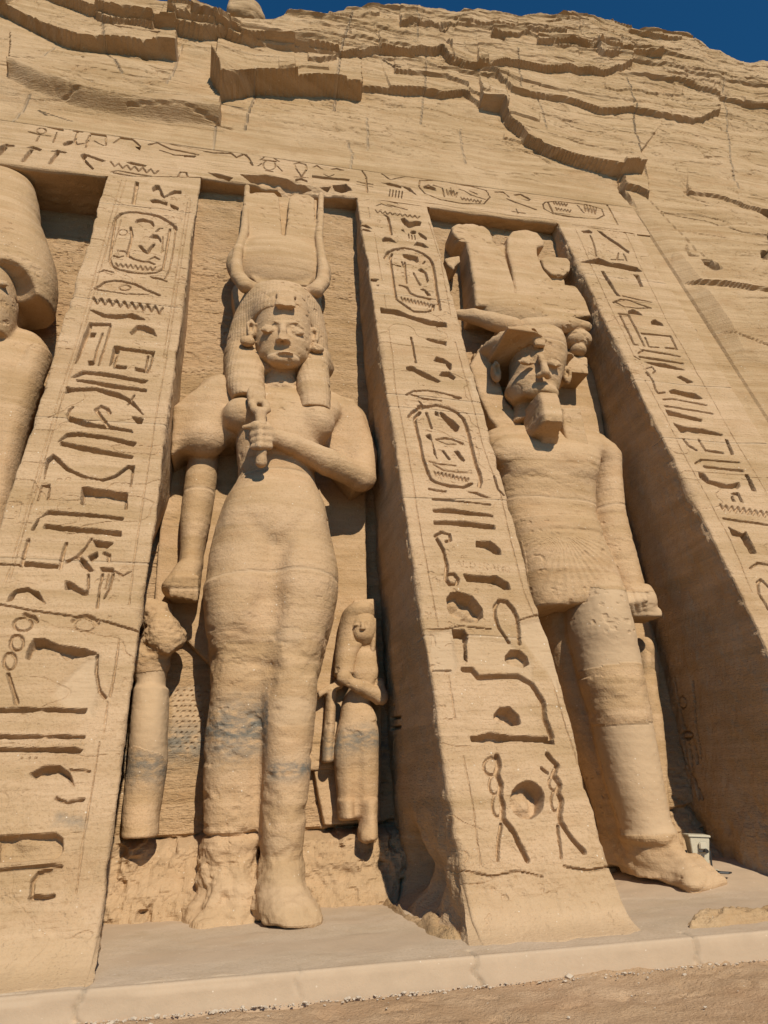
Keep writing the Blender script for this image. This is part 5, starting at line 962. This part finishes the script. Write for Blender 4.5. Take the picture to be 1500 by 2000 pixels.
# ================================================================ the bearded king
def king():
    base = empty('colossal_statue', (4.9, 8.2, 0.0), 'bearded king statue with a feathered crown striding out of the right niche', 'statue', 'big statues standing in the niches')
    v = Vol((3.3, -.1, -.1), (6.75, 2.5, 9.0), .022)
    # trunk
    v.loft(lo_rows([(1020,1180,1200,1172,.85,.50),(1005,1100,1190,1115,.84,.50),(990,1040,1168,1060,.82,.46),(982,1000,1159,1005,.80,.42),(972,950,1157,945,.82,.44),(958,900,1166,905,.82,.46),(944,865,1190,880,.74,.42),(950,845,1178,858,.62,.36)], .8), .05, 2.5)
    v.ell(N3(1010, 885, 1.12), (.42, .20, .30), .10); v.ell(N3(1120, 900, 1.12), (.42, .20, .30), .10)
    v.ell(N3(1100, 1010, 1.27), (.03, .05, .03), .02, cut=True); v.chain([N3(1085, 905, 1.34), N3(1093, 960, 1.33), N3(1098, 1002, 1.31)], [.02, .025, .02], .0) if False else v.cone(N3(1090, 925, 1.36), N3(1098, 1000, 1.32), .03, .03, .10, cut=True)
    v.ell(N3(1040, 915, 1.12), (.34, .17, .22), .05); v.ell(N3(1120, 918, 1.12), (.32, .17, .22), .05)
    # arm by the side, fist
    v.ell(N3(1180, 895, .75), (.26, .30, .30), .08)
    v.loft(lo_rows([(1163,890,1206,892,.72,.30),(1158,935,1212,945,.72,.30),(1156,990,1220,1010,.74,.29),(1163,1060,1232,1060,.78,.27),(1178,1110,1243,1100,.82,.26),(1200,1160,1256,1150,.86,.24)], .7), .05)
    v.loft(lo_rows([(1200,1150,1258,1145,.92,.27),(1206,1165,1266,1160,.94,.30),(1212,1185,1272,1180,.94,.30),(1216,1203,1270,1198,.92,.26)], .9), .04, 3)
    for i in range(4): v.chain([N3(1212 + 14 * i, 1160 - 2 * i, 1.20), N3(1216 + 14 * i, 1178 - 2 * i, 1.26), N3(1220 + 13 * i, 1194 - 2 * i, 1.18)], [.05, .052, .045], .02)
    v.box(N3(1244, 1203, .9), (.26, .26, .07), .04, .05)
    v.loft(lo_rows([(948,900,985,900,.62,.28),(955,960,1000,960,.62,.27),(975,1040,1015,1040,.64,.25),(1000,1120,1040,1120,.66,.24)], .6), .05)
    # striding leg
    v.loft(lo_rows([(1122,1138,1196,1136,.95,.46),(1113,1155,1204,1152,.98,.52),(1112,1195,1214,1190,1.03,.54),(1116,1240,1226,1230,1.06,.50),(1128,1285,1238,1270,1.06,.42),(1142,1340,1248,1330,1.07,.40),(1158,1390,1259,1385,1.06,.38),(1168,1430,1266,1425,1.06,.38),(1180,1490,1277,1480,1.04,.37),(1196,1550,1288,1545,1.02,.35),(1212,1600,1298,1595,1.0,.33),(1222,1640,1308,1632,1.0,.34)], 1), .04, 2.2)
    v.loft(lo_rows([(1224,1625,1306,1625,.86,.40),(1226,1660,1308,1655,.84,.40),(1228,1690,1312,1685,.84,.42),(1230,1712,1318,1705,.86,.44)], .9), .14, 2.4)
    v.cone((5.08, 1.0, .34), (5.24, 1.42, .13), .21, .16, .2)
    for i, (dx, r) in enumerate(((0.0, .105), (.15, .09), (.27, .08), (.38, .075), (.48, .065))): v.cone((5.12 + dx * .8, 1.15, .20), (5.10 + dx, 1.56 - .04 * i, .07), .13, r, .09)
    # rear leg, in the shade
    v.loft(lo_rows([(1055,1200,1120,1200,.50,.36),(1070,1260,1135,1260,.50,.36),(1090,1340,1150,1340,.50,.34),(1125,1450,1180,1450,.50,.32),(1165,1560,1205,1560,.50,.34),(1185,1640,1225,1640,.5,.34),(1195,1690,1240,1690,.6,.42)], .5), .04, 2.4)
    # neck, head
    v.loft(lo_rows([(1000,830,1090,830,.78,.30),(1005,790,1080,790,.80,.28),(1005,750,1085,745,.86,.30)], .8), .06)
    v.loft(lo_rows([(1014,772,1084,774,1.0,.28,1.2),(1000,755,1094,758,1.0,.40,1.2),(1002,735,1096,738,1.0,.48,1.1),(999,712,1099,714,1.02,.53),(998,690,1099,692,1.04,.55),(1000,664,1094,666,1.0,.50)], 1), .04, 2.15)
    face(v, 1052, .96, (1059, 703, 1.58), (1063, 737, 1.54), (1066, 757, 1.42), (1068, 770, 1.32))
    q = N3(968, 728, .92); ear(v, q[0], .92, q[2], 1.05, -1)
    q = N3(1106, 735, .98); ear(v, q[0], .98, q[2], .9, 1)
    def paint(V, T):
        x, d, z = V.T; n = noise3(x * 1.6, d * 1.6, z * 1.6, 3) + .5 * noise3(x * 5, d * 5, z * 5, 4)
        up = (z > N3(1170, 1300, 1.4)[2] + .10 * n) & (z < N3(1160, 1150, 1.4)[2] + .15 * n) & (d > .95); low = (z < N3(1210, 1412, 1.4)[2] + .06 * n) & (z > N3(1260, 1632, 1.4)[2]) & (d > .95)
        T[:, 1] = np.where(up | low, .95, .0); T[:, 1] = np.maximum(T[:, 1], .5 * sstep(.6, .2, z + .2 * n))
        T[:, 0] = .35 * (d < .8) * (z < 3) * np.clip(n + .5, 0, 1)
        c = N3(1012, 757, 1.35); T[:, 1] = np.maximum(T[:, 1], .95 * sstep(1.1, .9, ((x - c[0]) / .12) ** 2 + ((z - c[2]) / .16) ** 2) * (d > 1.0))
        for zc in (5.15, 8.0): T[:, 1] = np.maximum(T[:, 1], .5 * sstep(.028, .008, np.abs(z - zc - .05 * np.sin(x * 2.2) - .03 * n)) * (d > .5))
    zs = (N3(1200, 1320, 1.4)[2], N3(1205, 1412, 1.4)[2])
    def extra(x, d, z):
        n = fbm3(x * 3, d * 3, z * 5, 3, 177); mid = ((z < zs[0] + .1 * n) & (z > zs[1] + .06 * n) & (d > .9))
        r = np.where(mid, .010 + .05 * np.clip(n, -.3, .3), 0) + .07 * n * sstep(.66, .56, z) * sstep(.02, .1, z)
        return r - .02 * np.clip(fbm3(x * 5, d * 5, z * 10, 3, 178), 0, 1) * (z > 3.6)
    figure('body', v, base, M_STAT, paint=paint, extra=extra, seed=21)
    # kilt with belt, broken along its lower hem
    v = Vol((3.6, .1, 3.0), (6.1, 1.8, 5.6), .02)
    v.loft(lo_rows([(1028,1200,1210,1190,.86,.52),(1015,1150,1206,1150,.87,.54),(1003,1100,1188,1105,.87,.54),(996,1060,1170,1062,.85,.52),(992,1038,1163,1040,.84,.49)], .85), .0, 2.5, cap=.04)
    v.loft(lo_rows([(998,1052,1168,1056,.85,.53),(990,1024,1162,1028,.84,.50)], .85), .02, 2.5, cap=.03)
    b = N3(1100, 1042, 1.36); v.ell(N3(1160, 1195, 1.75), (.50, .48, .45), .06, cut=True)
    v.box((b[0], 1.35, b[2]), (.17, .03, .05), .025, .01)
    def pleats(x, d, z):
        cx, cz = b[0] - .02, b[2] + .05; rr = np.hypot(x - cx, z - cz); an = np.arctan2(z - cz, x - cx)
        fan = (x > cx - .52) & (z < cz - .10); m = np.where(fan, np.sin(an * 44), np.sin(x * 95)) * (z < cz - .10)
        return .0045 * m - .03 * np.clip(fbm3(x * 3, d * 3, z * 5, 3, 60), 0, 1) * (z < 3.9)
    figure('kilt', v, base, M_STAT, extra=pleats, seed=22)
    # headcloth
    v = Vol((3.4, -.1, 5.4), (6.4, 1.8, 9.2), .022)
    v.loft(lo_rows([(994,700,1099,702,.86,.52),(993,682,1099,686,.90,.67,1.3),(992,668,1095,674,.90,.65,1.3),(996,655,1084,662,.86,.58,1.3),(1010,645,1068,649,.82,.46,1.3)], 1), .05, 2.2)
    v.loft(lo_rows([(990,692,1099,696,.82,.75,1.2),(970,678,1098,686,.78,.77,1.2),(947,667,1094,677,.72,.79,1.1),(958,657,1084,664,.70,.75,1.1),(985,648,1070,652,.70,.62,1.1)], 1), .04, 2.0, cap=.05)
    v.prism(NP([(943,668),(952,688),(974,742),(990,785),(1014,812),(1042,882),(1020,878),(985,854),(955,815),(935,772),(918,713)], .78), -.1, .80, .05, .0)
    v.prism(NP([(1085,690),(1108,700),(1112,740),(1095,740)], .9), .1, .9, .05, .05)
    v.prism(NP([(1095,800),(1130,800),(1147,872),(1130,880),(1108,889),(1098,840)], 1.15), .4, 1.22, .03)
    v.box(N3(1052, 668, 1.56), (.10, .06, .11), .04, .05)
    v.loft(lo_rows([(992,700,1100,703,1.60,.20),(990,740,1103,742,1.6,.5),(990,790,1103,790,1.6,.6)], 1.55), .02, 2.4, cut=True)
    def stripes(x, d, z): return .008 * np.sin(np.arctan2(x - 4.85, d + .2) * 70) * (z > 8.2) 
    figure('headcloth', v, base, M_STAT, extra=stripes, seed=23)
    # false beard
    v = Vol((4.2, .7, 5.4), (5.7, 2.1, 7.6), .018)
    v.loft(lo_rows([(1050,766,1090,770,1.20,.34,1.5),(1056,795,1098,797,1.25,.40,1.6),(1061,818,1103,820,1.28,.44,1.7),(1061,825,1102,827,1.26,.43,1.67),(1059,846,1096,848,1.06,.38,1.42),(1056,868,1089,870,.94,.30,1.22)], 1.4), 0, 7, cap=.02)
    figure('beard', v, base, M_STAT, seed=24, rough=1.3)
    # crown: two plumes, disc, wide horns and cobras with discs
    v = Vol((3.45, -.2, 7.9), (6.7, 1.45, 12.6), .024)
    pl = [(922,612),(920,560),(914,500),(910,474),(895,468),(884,452),(884,438),(895,431),(925,430),(948,436),(960,448),(966,470),(985,500),(1000,572),(1000,615)]
    pr_ = [(1000,615),(1000,572),(997,530),(990,490),(992,460),(1004,445),(1030,441),(1054,449),(1066,468),(1064,478),(1050,482),(1049,497),(1060,530),(1080,560),(1120,566),(1138,600),(1146,630),(1080,640)]
    v.prism(NP(pl, .55), -.2, .60, .06, slope=-.12); v.prism(NP([(960,470),(1000,470),(1010,600),(970,600)], .5), -.2, .50, .03, slope=-.12); v.prism(NP(pr_, .55), -.2, .62, .06, slope=-.12)
    c = N3(1010, 600, .80); v.ell((c[0], .66, c[2]), (.62, .24, .42), .01)
    v.chain([N3(1000, 640, .95), N3(960, 628, .92), N3(925, 618, .86), N3(893, 614, .80)], [.20, .17, .14, .09], .03)
    v.chain([N3(1030, 642, .95), N3(1080, 634, .92), N3(1115, 634, .86), N3(1146, 638, .80)], [.20, .17, .14, .10], .03)
    v.loft(lo_rows([(985,650,1075,655,.60,.46,1.0),(980,625,1070,630,.60,.44,1.0)], .7), .04)
    v.prism(NP([(1056,506),(1066,501),(1108,504),(1114,512),(1113,530),(1100,540),(1078,538),(1062,524)], .56), -.2, .58, .04)
    v.prism(NP([(1076,542),(1104,542),(1106,556),(1092,562),(1076,556)], .5), -.2, .48, .04)
    v.ell(N3(1129, 664, .72), (.26, .22, .20), .02); v.ell(N3(1129, 686, .70), (.15, .18, .12), .02)
    v.prism(NP([(1105,692),(1150,694),(1155,770),(1150,774),(1122,772),(1112,755)], .75), -.1, .72, .04)
    v.prism(NP([(868,502),(885,498),(900,496),(901,508),(890,517),(888,524),(876,515)], .55), -.2, .52, .03)
    v.chain([N3(1076,578,.66), N3(1090,600,.70), N3(1100,628,.74)], [.03,.035,.03], .01)
    figure('crown', v, base, M_STAT, seed=25)
    v = Vol((3.2, -.25, -.1), (6.9, .6, 8.6), .03)
    v.prism(NP([(925,680),(1160,690),(1185,860),(1235,1050),(1290,1300),(1290,1640),(1150,1640),(1010,1200),(930,860)], .2), -.2, .20, .04)
    figure('back_slab', v, base, M_STAT, seed=26)
king()

# ================================================================ statue cut by the left edge of the photo
def left_king():
    y0 = 10.04
    base = empty('colossal_statue', (-3.9, 8.8, 0.0), 'partly seen statue with a tall bulbous crown, cut off by the left edge', 'statue', 'big statues standing in the niches')
    n = lambda px, py, D: niche_x((px, py), D, y0); lr = lambda rows: lo_rows(rows, 1, y0)
    v = Vol((-6.1, -.1, -.1), (-2.5, 2.3, 9.6), .028)
    v.loft(lr([(-120,1000,20,1000,.85,.48),(-115,900,40,900,.85,.46),(-130,800,62,800,.85,.48),(-140,730,80,720,.80,.46),(-130,680,98,668,.70,.36),(-100,655,80,652,.64,.30)]), .05, 2.5)
    v.loft(lr([(-40,1120,10,1120,1.05,.28),(-30,1000,22,1000,1.05,.28),(-10,900,40,900,1.0,.29),(10,800,66,800,.95,.30),(32,730,88,735,.9,.30),(55,690,103,690,.85,.30)]), .04)
    v.loft([(-.05, -4.1, 1.0, .78, .62), (.8, -4.1, .85, .66, .46), (2.4, -4.1, .85, .74, .50), (3.6, -4.1, .85, .80, .54), (5.0, -4.1, .85, .66, .46), (5.8, -4.1, .85, .70, .46)], .10, 2.4)
    v.cone((-4.1, 1.42, 3.2), (-4.1, 1.36, .4), .05, .06, .12, cut=True)
    v.loft(lr([(-80,680,20,680,.85,.30),(-85,630,28,635,.9,.30)]), .06)
    v.loft(lr([(-70,648,12,640,1.08,.34,1.3),(-85,610,26,606,1.05,.46,1.2),(-92,560,36,556,1.0,.52),(-95,500,30,500,.98,.50)]), .05)
    face(v, -32, .85, (-32, 545, 1.49), (-32, 573, 1.50), (-32, 597, 1.40), (-32, 611, 1.33), y0=y0)
    q = n(27, 548, 1.04); ear(v, q[0], 1.04, q[2], .9, 1)
    figure('body', v, base, M_STAT, y0=y0, seed=41)
    v = Vol((-6.1, -.1, 7.0), (-2.4, 2.0, 11.2), .026)
    v.loft(lr([(-130,560,92,562,.80,.66,1.3),(-132,520,103,522,.82,.70,1.2),(-132,487,103,487,.80,.70,1.1),(-120,455,93,458,.78,.68,1.0),(-100,430,83,434,.76,.62),(-85,412,74,414,.74,.54)]), .03, 2.4, cap=.06)
    v.loft(lr([(-100,660,28,668,.50,.34),(-120,610,50,616,.50,.36),(-130,570,84,575,.52,.40),(-130,520,96,520,.55,.42)]), .05, 2.4)
    v.ell(n(0, 560, 1.55), (.50, .60, .62), .05, cut=True)
    figure('headcloth', v, base, M_STAT, y0=y0, seed=42)
    v = Vol((-6.1, -.1, 8.6), (-2.4, 2.0, 12.3), .026)
    v.loft(lr([(-75,440,80,440,.75,.50),(-72,410,79,410,.74,.50),(-68,380,74,378,.72,.46),(-60,358,66,358,.68,.40),(-40,346,50,347,.66,.28)]), .05, 2.1, )
    figure('crown', v, base, M_STAT, y0=y0, seed=43)
left_king()

# ================================================================ small statues beside the legs
def small():
    base = empty('small_statue', (1.6, 8.9, .75), 'small woman statue in a long wig, standing right of the tall woman statue\'s legs', 'statue', 'small statues beside the big legs')
    v = Vol((.75, -.1, .3), (2.2, 1.1, 3.9), .014)
    v.loft(lo_rows([(684,1262,736,1262,.34,.20),(684,1285,737,1285,.40,.22),(686,1305,738,1305,.42,.22),(686,1330,735,1330,.42,.22),(668,1372,722,1372,.40,.20),(664,1400,733,1400,.42,.23),(655,1440,739,1440,.44,.25),(652,1470,739,1470,.44,.25),(655,1510,738,1510,.42,.23),(659,1560,736,1560,.40,.22),(661,1600,734,1600,.40,.21)], .4), .03, 2.5)
    v.cone(N3(698, 1440, .70), N3(698, 1500, .68), .02, .04, .12, cut=True); v.cone(N3(698, 1500, .67), N3(697, 1610, .58), .04, .06, .10, cut=True)
    v.loft(lo_rows([(701,1560,736,1560,.46,.22),(703,1600,735,1600,.48,.24),(700,1640,736,1640,.55,.30)], .5), .03); v.loft(lo_rows([(659,1560,690,1560,.44,.20),(662,1600,692,1600,.44,.22)], .5), .03)
    v.chain([N3(735, 1335, .45), N3(742, 1362, .55), N3(700, 1340, .72), N3(668, 1325, .72)], [.10, .10, .085, .07], .03)
    v.loft(lo_rows([(636,1345,658,1345,.34,.14),(634,1400,655,1400,.34,.14),(630,1450,652,1450,.35,.13),(628,1490,650,1490,.36,.14)], .3), .02)
    v.prism(NP([(620,1352),(668,1320),(690,1300),(668,1345),(640,1352),(622,1365)], .4), -.1, .46, .03, .03)
    v.ell(N3(673, 1322, .72), (.10, .09, .10), .03)
    v.ell(N3(708, 1225, .52), (.19, .20, .28), .02); face(v, 708, .34, (708, 1219, .72), (708, 1230, .72), (708, 1238, .69), (708, 1246, .65))
    v.ell(N3(700, 1312, .54), (.09, .07, .08), .08); v.ell(N3(722, 1312, .54), (.09, .07, .08), .08)
    v.cone(N3(718, 1625, .50), N3(716, 1634, .70), .10, .07, .06)
    def st(V, T): x, d, z = V.T; T[:, 0] = .9 * np.exp(-((z - 1.75 - .2 * noise3(x * 3, d * 3, z * 3, 2)) / .16) ** 2)
    figure('body', v, base, M_STAT, paint=st, seed=51, rough=.8)
    v = Vol((.9, -.1, 2.1), (2.2, 1.1, 3.95), .014)
    v.loft(lo_rows([(652,1320,692,1322,.46,.20),(655,1280,700,1280,.42,.22),(660,1240,726,1240,.36,.28),(664,1215,728,1212,.36,.30),(672,1195,728,1192,.40,.30),(684,1182,722,1180,.40,.24)], .4), .02, 2.3)
    v.prism(NP([(688,1190),(690,1173),(730,1171),(730,1190)], .45), .0, .52, .03, .03)
    v.loft(lo_rows([(714,1282,732,1280,.44,.16),(720,1240,732,1238,.42,.20),(722,1212,731,1210,.40,.22)], .4), .03)
    v.loft(lo_rows([(690,1250,728,1248,.9,.30),(689,1215,727,1213,.9,.32),(692,1206,724,1204,.9,.28)], .7), .01, 2.4, cut=True)
    figure('wig', v, base, M_STAT, seed=52, rough=.7)
    v = Vol((.7, -.2, .8), (2.3, .5, 3.95), .022)
    v.prism(NP([(676,1180),(735,1172),(737,1300),(746,1380),(742,1640),(640,1640),(612,1505),(622,1360),(655,1300),(662,1215)], .18), -.2, .18, .02)
    figure('back_slab', v, base, M_STAT, seed=53)

    base = empty('small_statue', (-.9, 8.9, .75), 'small broken statue with a ruined head and smooth patched robe, beside the left buttress', 'statue', 'small statues beside the big legs')
    v = Vol((-1.6, -.1, .4), (-.3, 1.1, 3.9), .016)
    v.loft(lo_rows([(262,1345,330,1345,.40,.30),(258,1400,328,1400,.42,.32),(254,1450,326,1450,.42,.32),(250,1490,326,1490,.40,.30),(244,1540,320,1540,.38,.28),(240,1600,312,1600,.40,.28),(238,1635,310,1635,.42,.30)], .4), .03, 2.3)
    v.loft(lo_rows([(266,1345,322,1345,.38,.26),(270,1300,328,1302,.40,.26),(272,1285,330,1288,.46,.26)], .4), .06, 2.2)
    v.ell(N3(318, 1243, .55), (.24, .30, .26), .06); v.ell(N3(330, 1262, .62), (.16, .22, .14), .05); v.ell(N3(302, 1208, .40), (.24, .24, .20), .08); v.ell(N3(290, 1285, .46), (.28, .24, .26), .08)
    def pt(V, T):
        x, d, z = V.T; n = noise3(x * 2.5, d * 2.5, z * 2.5, 3); T[:, 1] = .95 * ((z < N3(300, 1310, .7)[2] + .12 * n) & (z > N3(300, 1475, .7)[2] + .5 * n)); T[:, 0] = .85 * np.exp(-((z - 1.55 - .25 * n) / .18) ** 2) * (T[:, 1] < .5)
    def rg(x, d, z): return .14 * fbm3(x * 3.2, d * 3.2, z * 4.5, 4, 61) * sstep(2.6, 2.9, z)
    figure('body', v, base, M_STAT, paint=pt, extra=rg, seed=55)

    base = empty('small_statue', (6.0, 9.0, .5), 'small statue in deep shade between the king\'s striding leg and the wall', 'statue', 'small statues beside the big legs')
    v = Vol((5.2, -.1, .2), (6.7, 1.0, 4.0), .022)
    v.loft(lo_rows([(1262,1640,1300,1640,.40,.26),(1258,1560,1296,1560,.40,.24),(1252,1480,1292,1480,.42,.25),(1244,1400,1284,1400,.42,.25),(1236,1350,1276,1350,.42,.24),(1232,1310,1274,1312,.40,.22)], .4), .03, 2.4)
    v.loft(lo_rows([(1238,1318,1268,1318,.44,.20),(1236,1290,1266,1290,.44,.24),(1236,1262,1262,1262,.42,.20)], .4), .03)
    figure('body', v, base, M_STAT, seed=57)
    v = Vol((5.2, -.1, 2.2), (6.7, 1.0, 4.2), .022)
    v.loft(lo_rows([(1230,1325,1274,1325,.34,.22),(1230,1290,1270,1290,.34,.28),(1230,1262,1266,1262,.36,.30),(1236,1246,1260,1248,.36,.2)], .4), .03)
    figure('wig', v, base, M_STAT, seed=58)
small()

# ================================================================ floodlight, stones
def simple(name, col, rough=.5, metal=0.0):
    m = bpy.data.materials.new(name); m.use_nodes = True; nt = m.node_tree; b = nt.nodes['Principled BSDF']; b.inputs['Roughness'].default_value = rough; b.inputs['Metallic'].default_value = metal
    n = nt.nodes.new('ShaderNodeTexNoise'); n.inputs['Scale'].default_value = 14; n.inputs['Detail'].default_value = 5; r = nt.nodes.new('ShaderNodeMix'); r.data_type = 'RGBA'
    r.inputs[6].default_value = (*[c * .72 for c in col], 1); r.inputs[7].default_value = (*col, 1); nt.links.new(n.outputs['Fac'], r.inputs['Factor']); nt.links.new(r.outputs[2], b.inputs['Base Color']); return m
import bmesh
def bm_obj(name, fn, mat, parent, bev=.008):
    bm = bmesh.new(); fn(bm)
    if bev: bmesh.ops.bevel(bm, geom=list(bm.edges), offset=bev, segments=2, affect='EDGES', clamp_overlap=True)
    me = bpy.data.meshes.new(name); bm.to_mesh(me); bm.free(); me.materials.append(mat); o = bpy.data.objects.new(name, me); COL.objects.link(o); o.parent = parent; return o
def hexa(bm, pts):
    vs = [bm.verts.new(p) for p in pts]
    for f in ((0,3,2,1),(4,5,6,7),(0,1,5,4),(1,2,6,5),(2,3,7,6),(3,0,4,7)): bm.faces.new([vs[i] for i in f])
def cyl(bm, a, b, r, n=12):
    a, b = Vector(a), Vector(b); d = (b - a).normalized(); u = d.orthogonal().normalized(); w = d.cross(u); A = []; B = []
    for i in range(n):
        o = (u * math.cos(2*math.pi*i/n) + w * math.sin(2*math.pi*i/n)) * r; A.append(bm.verts.new(a + o)); B.append(bm.verts.new(b + o))
    for i in range(n): bm.faces.new((A[i], A[(i+1) % n], B[(i+1) % n], B[i]))
    bm.faces.new(A[::-1]); bm.faces.new(B)
def floodlight():
    g = on_floor((1371, 1700), .14); base = empty('floodlight', tuple(g), 'cream box floodlight on a bracket standing beside the king\'s foot', 'floodlight')
    base.rotation_euler[2] = math.radians(-16); base.rotation_euler[1] = math.radians(4); base.scale = (.8, .8, .8)
    cream = simple('cream_paint', (.62, .54, .38)); dark = simple('black_rubber', (.03, .028, .025)); lens = simple('lamp_glass', (.30, .27, .20), .2)
    H = lambda x0, x1, y0, y1, z0, z1, t=0: [(x0+t,y0+t,z0),(x1-t,y0+t,z0),(x1-t,y1-t,z0),(x0+t,y1-t,z0),(x0,y0,z1),(x1,y0,z1),(x1,y1,z1),(x0,y1,z1)]
    bm_obj('housing', lambda b: hexa(b, H(-.17, .12, -.14, .14, .10, .46, .035)), cream, base)
    bm_obj('lid', lambda b: hexa(b, H(-.19, .135, -.16, .155, .462, .495)), cream, base)
    bm_obj('rim', lambda b: hexa(b, H(-.15, .10, -.125, .125, .06, .097)), cream, base)
    bm_obj('socket_box', lambda b: hexa(b, H(-.05, .06, -.185, -.142, .30, .40)), cream, base, .012)
    def kn(b): cyl(b, (.03, -.185, .29), (.03, -.235, .28), .028); cyl(b, (-.06, -.15, .27), (.07, -.15, .275), .012)
    bm_obj('knob', kn, dark, base, 0)
    def br(b):
        for s in (-.20, .15): cyl(b, (s, 0, .03), (s, 0, .27), .014)
        cyl(b, (-.20, 0, .03), (.15, 0, .03), .014); cyl(b, (0, 0, .0), (0, 0, .06), .03)
    bm_obj('bracket', br, dark, base, 0)
    bm_obj('foot_plate', lambda b: hexa(b, H(-.10, .22, -.12, .12, .0, .028)), cream, base)
    def cb(b):
        P_ = [(.04,-.10,.05),(.10,-.22,.03),(.16,-.30,.02),(.30,-.34,.02),(.22,-.46,.02),(.08,-.44,.02),(.02,-.30,.02)]
        for i in range(len(P_) - 1): cyl(b, P_[i], P_[i+1], .012, 8)
    bm_obj('cable', cb, dark, base, 0)
floodlight()
def rock_patch(name, px, hgt, seed, label, cat, n=60):
    """low rough outcrop of bedrock showing through the terrace: a height sheet over its outline"""
    p = on_floor(np.array(px, float))[:, :2]; x0, y0 = p.min(0) - .05; x1, y1 = p.max(0) + .05
    xs = np.linspace(x0, x1, n * 3); ys = np.linspace(y0, y1, n); X, Y = np.meshgrid(xs, ys); sd = poly_sd(X, Y, [tuple(q) for q in p]) + .05 * fbm2(X * 5, Y * 5, 3, seed)
    Z = hgt * sstep(.03, -.10, sd) * (.75 + 1.0 * fbm2(X * 5, Y * 7, 4, seed + 1)) - .03 + .02 * sstep(.05, -.02, sd)
    T = np.zeros(X.shape + (3,), np.float32); c = (p.min(0) + p.max(0)) / 2
    V = np.stack([X - c[0], Y - c[1], Z], -1); o = link_mesh(name, V, grid_quads(n, n * 3), M_ROCK, tint=T); o.location = (c[0], c[1], 0)
    tag(o, label, cat)
rock_patch('bedrock_outcrop', [(1345,1806),(1370,1795),(1430,1790),(1480,1786),(1560,1775),(1560,1790),(1480,1803),(1400,1811),(1350,1813)], .10, 5, 'low rough ridge of bedrock on the terrace at the lower right', 'rock')
rock_patch('stone_skirt', [(742,1748),(765,1765),(800,1790),(830,1800),(895,1805),(905,1838),(860,1835),(820,1812),(780,1790),(750,1770)], .10, 9, 'crumbling stone skirt at the shaded foot of the middle buttress', 'rock')
def boulder(c, r, seed, label):
    v = Vol(np.array(c) - np.array(r) * 1.4, np.array(c) + np.array(r) * 1.4, max(r) / 26); v.ell(c, r, 0); v.box((c[0] - r[0] * .25, c[1], c[2]), (r[0] * .7, r[1] * .8, r[2] * .75), .1, .15)
    V, Q = v.mesh(); N = vnormals(V, Q); V = V + N * (0.28 * min(r) * fbm3(V[:, 0] * 1.4, V[:, 1] * 1.4, V[:, 2] * 2.6, 4, seed))[:, None]
    loc = np.array(c); o = link_mesh('boulder', V - loc, Q, M_ROCK, tint=np.zeros((len(V), 3))); o.location = tuple(loc); tag(o, label, 'boulder')
q = on_plane(np.array((480., 27.)), YF + .35, TBF); boulder((q[0], q[1], q[2] - .18), (.52, .42, .42), 3, 'weathered boulder standing out on the cliff crest against the sky')
def pebbles():
    rng = np.random.default_rng(7); Vs = []; Qs = []; k = 0
    oc = np.array([(1,0,0),(0,1,0),(-1,0,0),(0,-1,0),(.7,.7,.6),(-.7,.7,.6),(-.7,-.7,.6),(.7,-.7,.6),(0,0,1),(0,0,-1)], float)
    fc = [(0,4,7),(1,5,4),(2,6,5),(3,7,6),(4,5,8),(5,6,8),(6,7,8),(7,4,8),(0,1,4),(1,2,5),(2,3,6),(3,0,7),(1,0,9),(2,1,9),(3,2,9),(0,3,9)]
    for i in range(1500):
        x = rng.uniform(-3.5, 6); ye = 6.14 - .045 * x
        if rng.random() < .85: y = ye - .03 - abs(rng.normal(0, .05)); 
        else: y = ye - rng.uniform(.05, 2.2)
        if rng.random() > .35 + .65 * (noise2(np.array(x * 1.3), np.array(0.), 4) + .5): continue
        r = min(.035, .0035 * math.exp(rng.normal(.55, .55))); 
        V = oc * (r * rng.uniform(.7, 1.3, 3)) * rng.uniform(.85, 1.15, (10, 1)); a = rng.uniform(0, 6.28); c, s_ = math.cos(a), math.sin(a)
        V = np.stack([V[:, 0] * c - V[:, 1] * s_ + x, V[:, 0] * s_ + V[:, 1] * c + y, V[:, 2] * .7 + SANDZ + .012], 1); Vs.append(V); Qs.append(np.array(fc) + 10 * k); k += 1
    o = link_mesh('pebbles', np.concatenate(Vs), np.concatenate(Qs), simple('pale_pebble', (.60, .47, .33), .9), smooth=False)
    tag(o, 'pale pebbles and grit scattered on the sand along the terrace kerb', 'pebbles', kind='stuff')
pebbles()
